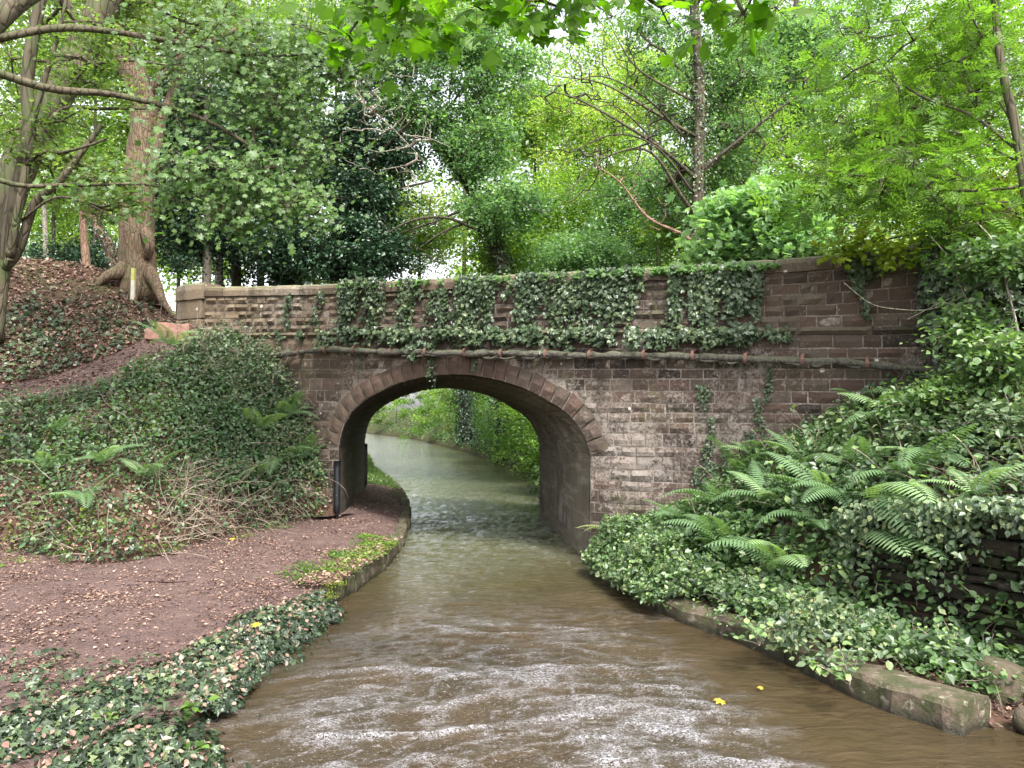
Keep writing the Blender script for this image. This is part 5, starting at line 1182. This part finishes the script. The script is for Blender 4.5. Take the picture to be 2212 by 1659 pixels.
under(1330, 130, 45, 130, 90, 40, 'mid', 'thin distant crown high in the middle', 150, 110, .17)
under(330, 280, 36, 120, 160, 80, 'far', 'bright distant tree seen left of the big trunk', 151, 120, .16, tone=.1)
under(110, 330, 34, 160, 190, 90, 'far', 'yellow green distant tree at the far left', 152, 120, .16, tone=.05)
under(200, 90, 32, 200, 110, 80, 'mid', 'distant crown filling the top left corner', 153, 120, .15)
under(560, 120, 34, 140, 120, 90, 'mid', 'broad distant crown behind the drooping sycamore', 154, 130, .15)
under(720, 60, 36, 110, 110, 50, 'mid', 'distant crown behind the top of the ivy clad tree', 155, 120, .16)
under(1950, 300, 30, 160, 180, 100, 'far', 'light green distant tree behind the right parapet', 156, 130, .15)
under(2130, 170, 26, 150, 200, 90, 'mid', 'green tree behind the grey stem on the right', 157, 130, .14)
under(1790, 120, 34, 130, 120, 80, 'blue', 'hazy grey green crown at the upper right', 158, 120, .15)
under(1650, 90, 30, 90, 90, 46, 'mid', 'crown right of the tall ivy trunk, near the top', 159, 130, .14)
under(1500, 480, 24, 90, 90, 60, 'mid', 'bushy growth round the foot of the ivy trunk', 160, 170, .11)
under(2080, 470, 22, 130, 90, 70, 'far', 'bright bush over the right end of the parapet', 161, 150, .12, tone=.1)
under(150, 500, 40, 100, 60, 36, 'mid', 'distant bush behind the crest of the slope', 162, 110, .16)
under(160, 575, 23, 80, 40, 30, 'holly', 'low dark evergreen bush behind the crest of the slope', 163, 220, .10)
under(1420, 200, 27, 110, 90, 50, 'far', 'airy light green crown between the bare limbs', 164, 120, .11, tone=.1)
under(1600, 300, 23, 90, 110, 50, 'mid', 'mid green crown right behind the tall ivy trunk', 165, 130, .10, tone=.1)
under(1800, 420, 23, 110, 80, 60, 'mid', 'green crown over the parapet behind the sycamore leaves', 166, 140, .11, tone=.1)
under(1000, 60, 34, 130, 80, 50, 'far', 'light crown at the top behind the near bough', 167, 120, .15, tone=.1)
under(640, 330, 30, 60, 130, 36, 'mid', 'green crown between evergreens and ivy clad tree', 168, 120, .12)
under(380, 500, 30, 90, 70, 40, 'far', 'bright leaves glimpsed behind the big trunk', 169, 130, .12, tone=.1)
# --- tall ivy trunk right of centre with arching bare limbs
tree('tall_ivy_tree', 'tall straight trunk with hanging ivy tufts right of the middle', [(1512, G4, 19), (1508, 400, 19), (1512, 200, 19), (1500, 20, 19), (1495, -150, 19)], (.17, .11), 'bark_grey',
     [(1500, 230, 21.5, 100, 90, 36), (1430, 110, 21, 80, 70, 18), (1590, 130, 20.5, 80, 80, 30), (1590, 320, 20.5, 60, 80, 22), (1440, 410, 20.5, 60, 80, 20)], 'blue', .09, 150, .5, 170, group=BG, ivy=(.1, .9, 3000, .08, .22, 'ivy'),
     limbs=[([(1512, 395, 19), (1440, 330, 18.5), (1350, 270, 18), (1250, 215, 18), (1180, 195, 18)], .06, .012), ([(1510, 300, 19), (1400, 235, 18.5), (1300, 180, 18.5), (1200, 165, 18)], .05, .01),
            ([(1512, 480, 19), (1470, 420, 18.5), (1400, 325, 18), (1300, 345, 18), (1225, 420, 18)], .055, .01), ([(1500, 220, 19), (1380, 150, 18.6), (1320, 60, 18.4)], .04, .01), ([(1440, 330, 18.5), (1330, 230, 18.3), (1260, 250, 18)], .03, .008)])
def bare(label, pts, r, seed, n=50, spread_=90, barkm='bark_dark', name='bare_branch', tw=.006):
    lp = resample([WY(*p) for p in pts], 30); root = empty(name, label, 'branch', lp[0]); P, q = tube(lp, np.linspace(r, r * .3, 30), 8, .15, seed); off(mesh_np('limb', P, q, M[barkm], smooth=True), root)
    rs = np.random.default_rng(seed); c = lp[rs.integers(8, 30, n)]; k = lp[0][1] / F; C = c + rs.normal(size=(n, 3)) * [spread_ * k * .5, .4, spread_ * k * .5]
    nodes, pa, cnt, nt_ = grow(lp, C, seed, start=.2, step=.22, wig=.3); e = np.arange(nt_, len(nodes)); rr = tw * np.sqrt(cnt)
    v, q = sticks(nodes[pa[e]], nodes[e], rr[e] * 1.15, rr[e], 4); off(mesh_np('twigs', v, q, M[barkm], kind='stuff'), root); return root
bare('dead bare limb leaning right down to the parapet, pale and peeling', [(1560, 575, 18), (1480, 510, 17.8), (1400, 470, 17.6), (1340, 395, 17.5), (1290, 360, 17.4)], .055, 181, 40, 60, 'bark_red', name='dead_limb')
bare('tangle of dark bare twigs arching above the middle of the bridge', [(1480, 300, 18.5), (1400, 215, 18), (1300, 165, 18), (1210, 185, 18)], .03, 182, 150, 120)
bare('bare twiggy branch reaching left below the arching limbs', [(1500, 420, 18.5), (1420, 320, 18), (1330, 290, 18), (1230, 330, 17.8)], .035, 183, 120, 110)
bare('pale bare twigs hanging in front of the ivy clad tree', [(700, 130, 15), (770, 210, 15), (840, 270, 15), (900, 330, 15)], .022, 184, 110, 100, 'bark_pale')
bare('dark branch reaching from the leaning tree over the bright gap', [(1040, 500, 24), (960, 470, 23.5), (880, 480, 23), (800, 530, 23)], .06, 185, 80, 90)
bare('thin bare twigs on the right in front of the distant crowns', [(1500, 380, 19), (1600, 300, 19), (1740, 200, 19), (1850, 190, 19)], .05, 186, 90, 120)
# second trunk and sycamores to the right
tree('slim_trunk_tree', 'slim trunk with grey green foliage, second to the right of the ivy trunk', [(1700, G4, 25), (1705, 380, 25), (1700, 200, 25), (1720, 0, 25)], (.16, .08), 'bark_dark', [(1690, 260, 25, 100, 100, 60), (1720, 110, 25, 90, 70, 40)], 'blue', .11, 150, .6, 190, group=BG)
tree('sycamore_bush', 'pale grey green sycamore leaves massed over the right parapet', [(1690, G4, 15.5), (1680, 520, 15.5), (1670, 430, 15.5)], (.06, .03), 'bark_dark', [(1660, 470, 15.3, 105, 62, 62), (1720, 545, 15, 95, 28, 34), (1590, 545, 15.4, 60, 34, 20)], 'blue', .13, 120, .42, 191, T_SYC, group=BG, ptone=.2, tw=.006)
tree('field_maple', 'yellow green maple twigs touching the coping at the right', [(2260, (3.4,), 9.2), (2150, 530, 9.3), (2000, 505, 9.5), (1880, 525, 9.8)], (.03, .01), 'bark_dark', [(1850, 532, 9.9, 70, 16, 14), (1925, 550, 9.6, 40, 14, 7), (2190, 420, 9.2, 60, 60, 16)], 'yel', .065, 26, .26, 192, T_SYC, tw=.004, start=.1)
# --- near ash on the right with grey stem
tree('ash_tree', 'near slender grey ash stem at the right edge with bright leaves', [(2330, (3.3,), 8.4), (2250, 600, 8.5), (2215, 400, 8.6), (2195, 280, 8.7), (2165, 150, 8.8), (2150, 20, 8.9), (2148, -160, 9)], (.065, .035), 'bark_grey',
     [(1980, 395, 9.3, 230, 60, 50), (2050, 250, 9.6, 190, 110, 38), (1900, 100, 10, 200, 110, 38), (2110, 50, 9.4, 150, 110, 26), (1790, 380, 9.6, 50, 60, 16), (1850, 290, 9.8, 100, 60, 18), (2120, 480, 9, 100, 60, 20)], 'ash', .21, 16, .36, 200, T_ASH, tw=.0045,
     limbs=[([(2240, 400, 8.6), (2100, 412, 8.8), (2010, 405, 9), (1905, 392, 9.2)], .022, .006), ([(2205, 330, 8.7), (2100, 250, 9), (1960, 190, 9.4), (1840, 60, 9.8)], .02, .006), ([(2200, 350, 8.7), (2080, 290, 9), (1950, 280, 9.3)], .015, .005), ([(2195, 280, 8.7), (2120, 160, 9.2), (2060, 130, 9.4)], .015, .005)], flat=.6, start=.4, spread=.5, maxr=.02, shell=.05)
# pale saplings in front of the right end of the wall
def sapling(label, pts, r, blobs, seed, leaf='nettle', per=70, size=.07, limbs=()):
    return tree('sapling', label, pts, (r, r * .4), 'bark_pale', blobs, leaf, size, per, .22, seed, T_OVA, tw=.004, start=.3, limbs=limbs, group='saplings at the right end of the wall', maxr=.012)
sapling('pale curved sapling stem crossing the dark ivy, left one', [(2160, (2.3,), 8.6), (2130, 730, 8.7), (2085, 640, 8.8), (2050, 560, 8.9), (2010, 510, 9)], .016, [(2080, 700, 8.6, 40, 40, 8), (2120, 560, 8.6, 50, 30, 10)], 211, limbs=[([(2085, 640, 8.8), (2010, 668, 9), (1940, 668, 9.2), (1880, 655, 9.3), (1822, 610, 9.4)], .008, .003), ([(2130, 610, 8.7), (2040, 650, 8.9), (1960, 690, 9)], .007, .003)])
sapling('pale straight sapling stem crossing the dark ivy, right one', [(2235, (2.2,), 8.2), (2200, 720, 8.2), (2180, 640, 8.3), (2150, 530, 8.4), (2110, 480, 8.5)], .018, [(2180, 560, 8.2, 50, 40, 12), (2160, 760, 8.1, 60, 40, 12)], 212)
sapling('low leafy sapling under the right end of the pipe', [(2150, (1.9,), 8.4), (2100, 820, 8.5), (2060, 790, 8.6)], .012, [(2050, 860, 8.6, 80, 26, 22), (2150, 810, 8.4, 60, 36, 18), (1960, 880, 8.9, 60, 20, 12)], 213, 'nettle', 60)
sapling('leafy shrub on the right bank crest at the frame edge', [(2200, (1.8,), 8.0), (2190, 900, 8), (2170, 850, 8)], .012, [(2150, 930, 7.9, 90, 50, 30), (2020, 930, 8.6, 80, 36, 20)], 214, 'bramble', 70, .07)
# ================================================================== LEFT SIDE TREES
tree('big_old_tree', 'thick ridged trunk on the slope beside the bridge pier', [(300, (4.75,), 17.5), (296, 560, 17.5), (298, 420, 17.5), (315, 250, 17.4), (290, 160, 17.2), (235, 60, 17), (170, -60, 16.8)], (.40, .24), 'bark_big',
     [(420, 60, 18, 150, 70, 50), (200, -20, 18, 160, 60, 30)], 'olive', .10, 90, .6, 300, rough=.16, start=.75,
     limbs=[([(315, 270, 17.4), (325, 200, 17.3), (400, 120, 17), (520, 60, 16.8)], .12, .05), ([(290, 560, 17.5), (262, 585, 17.2), (232, 596, 17.0), (205, 618, 16.9)], .24, .05), ([(306, 570, 17.4), (335, 610, 17.2), (352, 650, 17), (380, 690, 16.9)], .20, .03), ([(318, 555, 17.3), (324, 530, 17.12), (314, 500, 17.3)], .10, .13), ([(296, 590, 17.4), (290, 630, 17.0), (286, 668, 16.7)], .22, .04)])
tree('leaning_trunk_tree', 'thick smooth trunk leaning right across the top left corner', [(-60, (3.9,), 12.4), (0, 470, 12.5), (55, 330, 12.6), (120, 210, 12.7), (185, 90, 12.8), (240, -20, 12.9), (300, -160, 13)], (.30, .22), 'bark_grey',
     [(120, 30, 13.5, 200, 70, 26), (380, -40, 13.5, 200, 60, 30), (60, 220, 13.6, 120, 80, 12)], 'olive', .085, 80, .45, 310, T_OVA, rough=.10, start=.6, limbs=[([(50, 340, 12.6), (130, 240, 12.5), (210, 235, 12.3), (330, 235, 12)], .05, .015), ([(150, 160, 12.7), (250, 130, 12.5), (400, 145, 12.3)], .04, .012)])
tree('multi_stem_tree', 'slender many stemmed tree at the left edge of the slope', [(-20, (3.2,), 10.8), (8, 560, 10.8), (30, 440, 10.8), (62, 300, 10.8), (60, 160, 10.8), (88, 0, 10.8), (110, -100, 10.8)], (.12, .07), 'bark_grey',
     [(100, 100, 11.2, 170, 90, 22), (90, 330, 11.2, 130, 100, 14), (200, 400, 11, 110, 70, 14)], 'olive', .07, 80, .35, 320, T_OVA, start=.5, rough=.08,
     limbs=[([(0, 590, 10.8), (40, 540, 10.7), (75, 440, 10.6), (130, 390, 10.5), (190, 310, 10.5), (220, 270, 10.5)], .075, .035), ([(20, 560, 10.6), (35, 480, 10.5), (50, 400, 10.4), (55, 360, 10.4)], .06, .05), ([(62, 290, 10.8), (100, 160, 10.8), (130, 60, 10.8), (150, -40, 10.8)], .05, .02),
            ([(40, 370, 10.8), (90, 330, 10.6), (130, 330, 10.5), (190, 315, 10.3), (230, 300, 10.2)], .03, .015), ([(40, 480, 10.6), (130, 425, 10.4), (250, 470, 10.2), (330, 520, 10)], .02, .006)])
tree('snag', 'crooked broken stump wrapped in dark ivy left of the big trunk', [(262, (4.9,), 17.8), (238, 540, 17.8), (215, 500, 17.8), (205, 455, 17.8), (226, 425, 17.8)], (.15, .12), 'bark_red', [(225, 430, 17.8, 22, 14, 5)], 'olive', .08, 90, .3, 330, ivy=(.05, .8, 900, .07, .10, 'holly'), cat='tree stump', rough=.3)
tree('thin_tree', 'short reddish bare trunk behind the crest, left of the ivy stump', [(192, (5.0,), 20), (184, 540, 20), (180, 480, 20), (178, 400, 20)], (.12, .08), 'bark_red', [(180, 350, 20, 50, 50, 12)], 'far', .11, 120, .5, 331, start=.7)
tree('thin_tree', 'pale thin trunk behind the crest at the far left', [(96, (5.2,), 22), (98, 500, 22), (92, 400, 22)], (.09, .06), 'bark_pale', [(100, 350, 22, 60, 60, 14)], 'far', .11, 120, .5, 332, start=.6)
# drooping sycamore branch in front of the dark evergreens
tree('sycamore_tree', 'sycamore whose long leafy boughs droop in front of the evergreens', [(-330, (2.3,), 8.5), (-260, 500, 8.8), (-150, 250, 9.2), (0, 40, 9.6), (150, -60, 10)], (.22, .10), 'bark_grey',
     [(400, 110, 10.5, 120, 80, 16), (510, 110, 10.8, 180, 110, 34), (590, 230, 10.8, 110, 60, 20), (450, 260, 10.6, 120, 60, 14), (570, 390, 10.6, 90, 50, 26), (640, 440, 10.6, 60, 34, 20), (400, 390, 10.4, 110, 50, 20), (680, 330, 10.8, 50, 60, 10), (490, 460, 10.4, 50, 26, 14), (660, 140, 11, 120, 90, 34), (740, 110, 11, 80, 70, 30), (250, 400, 10.2, 80, 30, 6)],
     'syc', .072, 27, .46, 340, T_SYC, tw=.005, start=.5, flat=.6, shell=.05, droop=.45, maxr=.03, ptone=.12, lean_n=(0, -.8, .6), spread=.4,
     limbs=[([(-80, 130, 9.4), (100, 190, 10), (250, 205, 10.3), (420, 250, 10.5), (560, 330, 10.6), (690, 455, 10.6)], .06, .01), ([(-40, 90, 9.5), (150, 60, 10), (380, 90, 10.5), (560, 120, 10.8), (760, 110, 11)], .055, .01), ([(-160, 270, 9.2), (0, 390, 9.6), (150, 400, 10), (330, 400, 10.3), (470, 440, 10.4)], .04, .008)])
# near sycamore bough over the camera
tree('near_sycamore', 'near sycamore bough with large dark leaves hanging in from the top', [(-2300, (.4,), 2.9), (-2000, 0, 2.9), (-1200, -900, 3.0), (-200, -520, 3.3), (700, -190, 3.9), (1200, -120, 4.3)], (.14, .03), 'bark_grey',
     [(880, -14, 4.4, 150, 30, 12), (1060, 2, 4.6, 80, 22, 8), (1190, 8, 4.4, 90, 20, 9), (1480, -8, 4.2, 130, 22, 10), (1640, 18, 4.0, 60, 22, 6), (790, 62, 5.4, 90, 50, 14), (960, 40, 6, 60, 30, 7), (1300, -20, 4.4, 90, 18, 5)],
     'syc_near', .10, 9, .16, 350, T_SYC, tw=.0035, start=.7, flat=.7, droop=.2, maxr=.012, lean_n=(0, -.5, .6), spread=.5, wig=.05)
# ================================================================== BEYOND THE ARCH
def bush(px, Y, h, rx, n, leaf, label, seed, per=150, size=.11, dy=0, grp=BR, z0=.9):
    x = max(X_(px, Y), float(atY(ER, Y)) + rx * .55) if seed != 411 else X_(px, Y); px = CX + F * x / Y; cz = z0 + h * .5; c = proj(np.array([x, Y, cz]))
    ry = h * .5 / Y * F
    return tree('bank_bush', label, [(px, (z0 - .4,), Y), (px, c[1], Y), (px + 4, c[1] - ry * .5, Y)], (.07, .03), 'bark_dark', [(px, c[1], Y, rx / Y * F, ry, n)], leaf, size, per, .5, seed, group=grp, tw=.006, shell=.5)
bush(1185, 23, 3.2, 1.3, 50, 'ash', 'brightest leafy bush just beyond the right side of the arch', 401, 190, .09, z0=.2)
bush(1165, 27, 4.2, 1.6, 60, 'mid', 'leafy bush second along the far right bank', 402, 170, .10, z0=.2)
bush(1115, 33, 4.6, 1.9, 60, 'far', 'yellow green bush third along the far right bank', 403, 160, .11, z0=.2)
bush(1070, 40, 4.0, 2.2, 60, 'blue', 'grey green bush drooping to the water on the far right bank', 404, 160, .12, z0=.1)
bush(1020, 48, 5.0, 2.6, 60, 'mid', 'green bush round the dark ivy trunk', 405, 150, .13, z0=.2)
bush(965, 58, 6.5, 3.0, 60, 'olive', 'olive green tree hanging over the water beyond the ivy trunk', 406, 150, .14, z0=.3)
bush(915, 72, 7.5, 3.5, 60, 'far', 'bright tree at the bend of the canal', 407, 150, .17, z0=.3)
bush(865, 90, 9, 4.5, 60, 'far', 'pale tree farther round the bend', 408, 140, .2, z0=.3)
bush(815, 118, 9, 5, 30, 'olive', 'hazy tree at the far end of the canal', 409, 140, .26, z0=.3)
bush(745, 140, 9, 6, 18, 'far', 'hazy light tree at the far end, left side', 410, 130, .26, grp='trees at the far end of the canal')
bush(795, 62, 7.5, 1.8, 40, 'blue', 'tree overhanging the far left bank', 411, 150, .14, grp='trees at the far end of the canal', z0=4.2)
for i_, (Yb, hb, rb, lf) in enumerate([(66, 4, 2.0, 'mid'), (84, 6, 3, 'far'), (103, 8, 4.5, 'mid'), (128, 11, 7, 'far')]):
    xb = float(atY(EL, Yb)) - rb * .9; bush(CX + F * xb / Yb, Yb, hb, rb, (44, 36, 18, 12)[i_], lf, ['low bush on the far left bank beyond the grass', 'second bush along the far left bank', 'third bush along the far left bank, partly hidden', 'largest hazy bush closing the far left bank'][i_], 411, 130, .14 + .03 * i_, grp='trees at the far end of the canal', z0=.3)
bush(785, 150, 7, 11, 16, 'far', 'pale mass of foliage closing the end of the canal', 411, 130, .3, grp='trees at the far end of the canal', z0=.3)
tree('ivy_covered_tree', 'dark ivy covered trunk standing by the water beyond the arch', [(1010, (.9,), 44), (1004, 880, 44), (996, 780, 44), (1000, 640, 44)], (.30, .18), 'bark_dark', [(1000, 700, 44, 90, 60, 40)], 'mid', .16, 120, .8, 420, ivy=(0, .9, 5000, .13, .28, 'holly'), start=.5)
tree('ivy_covered_tree', 'second dark trunk beyond the arch, to the right of the first', [(1085, (1.2,), 36), (1080, 860, 36), (1078, 700, 36)], (.2, .12), 'bark_dark', [(1080, 720, 36, 80, 60, 30)], 'mid', .15, 120, .7, 421, ivy=(0, .9, 2500, .11, .2, 'holly'), start=.5)
cover('bank_weeds', FR, 26000, 'nettle', T_DIA, (.10, .18), lambda P: (P[:, 2] < 3) * (P[:, 2] > .1) * (P[:, 1] < 150) / (P[:, 1] ** 1.0), (.05, .8), 1, .5)
cover('bank_weeds', FL, 16000, 'nettle', T_DIA, (.14, .26), lambda P: (P[:, 2] > .5) * (P[:, 2] < 4.5) * (P[:, 1] > 20) / P[:, 1], (.05, .6), 1, .5)
# distant wood closing the view
def wood(name, Ys, xr, zr, n, size, leaf, seed):
    rs = np.random.default_rng(seed); k = 240; C = np.stack([rs.uniform(*xr, k), rs.uniform(*Ys, k), rs.uniform(zr[0], zr[1], k)], 1); ci = R.integers(0, k, n)
    P = C[ci] + R.normal(size=(n, 3)) * [2.0, 1.5, 1.3]; P = P[P[:, 2] > 1.5]; n = len(P)
    P = P[(P[:, 0] < atY(EL, P[:, 1]) - 7 - .10 * (P[:, 1] - 50)) | (P[:, 0] > atY(ER, P[:, 1]) + 2 + .04 * (P[:, 1] - 50))]; n = len(P)
    v, f, t = leaves(P, R.normal(size=(n, 3)) * .6 + [0, 0, .8], R.uniform(size * .7, size * 1.3, n), T_DIA, None, np.clip(.2 + .8 * R.random(n), 0, 1)); o = mesh_np(name, v, f, M[leaf], None, t); o['kind'] = 'stuff'
wood('distant_wood', (50, 70), (-42, 50), (3, 20), 52000, .34, 'mid', 1)
wood('distant_wood', (78, 100), (-65, 70), (3, 38), 60000, .62, 'far', 2)
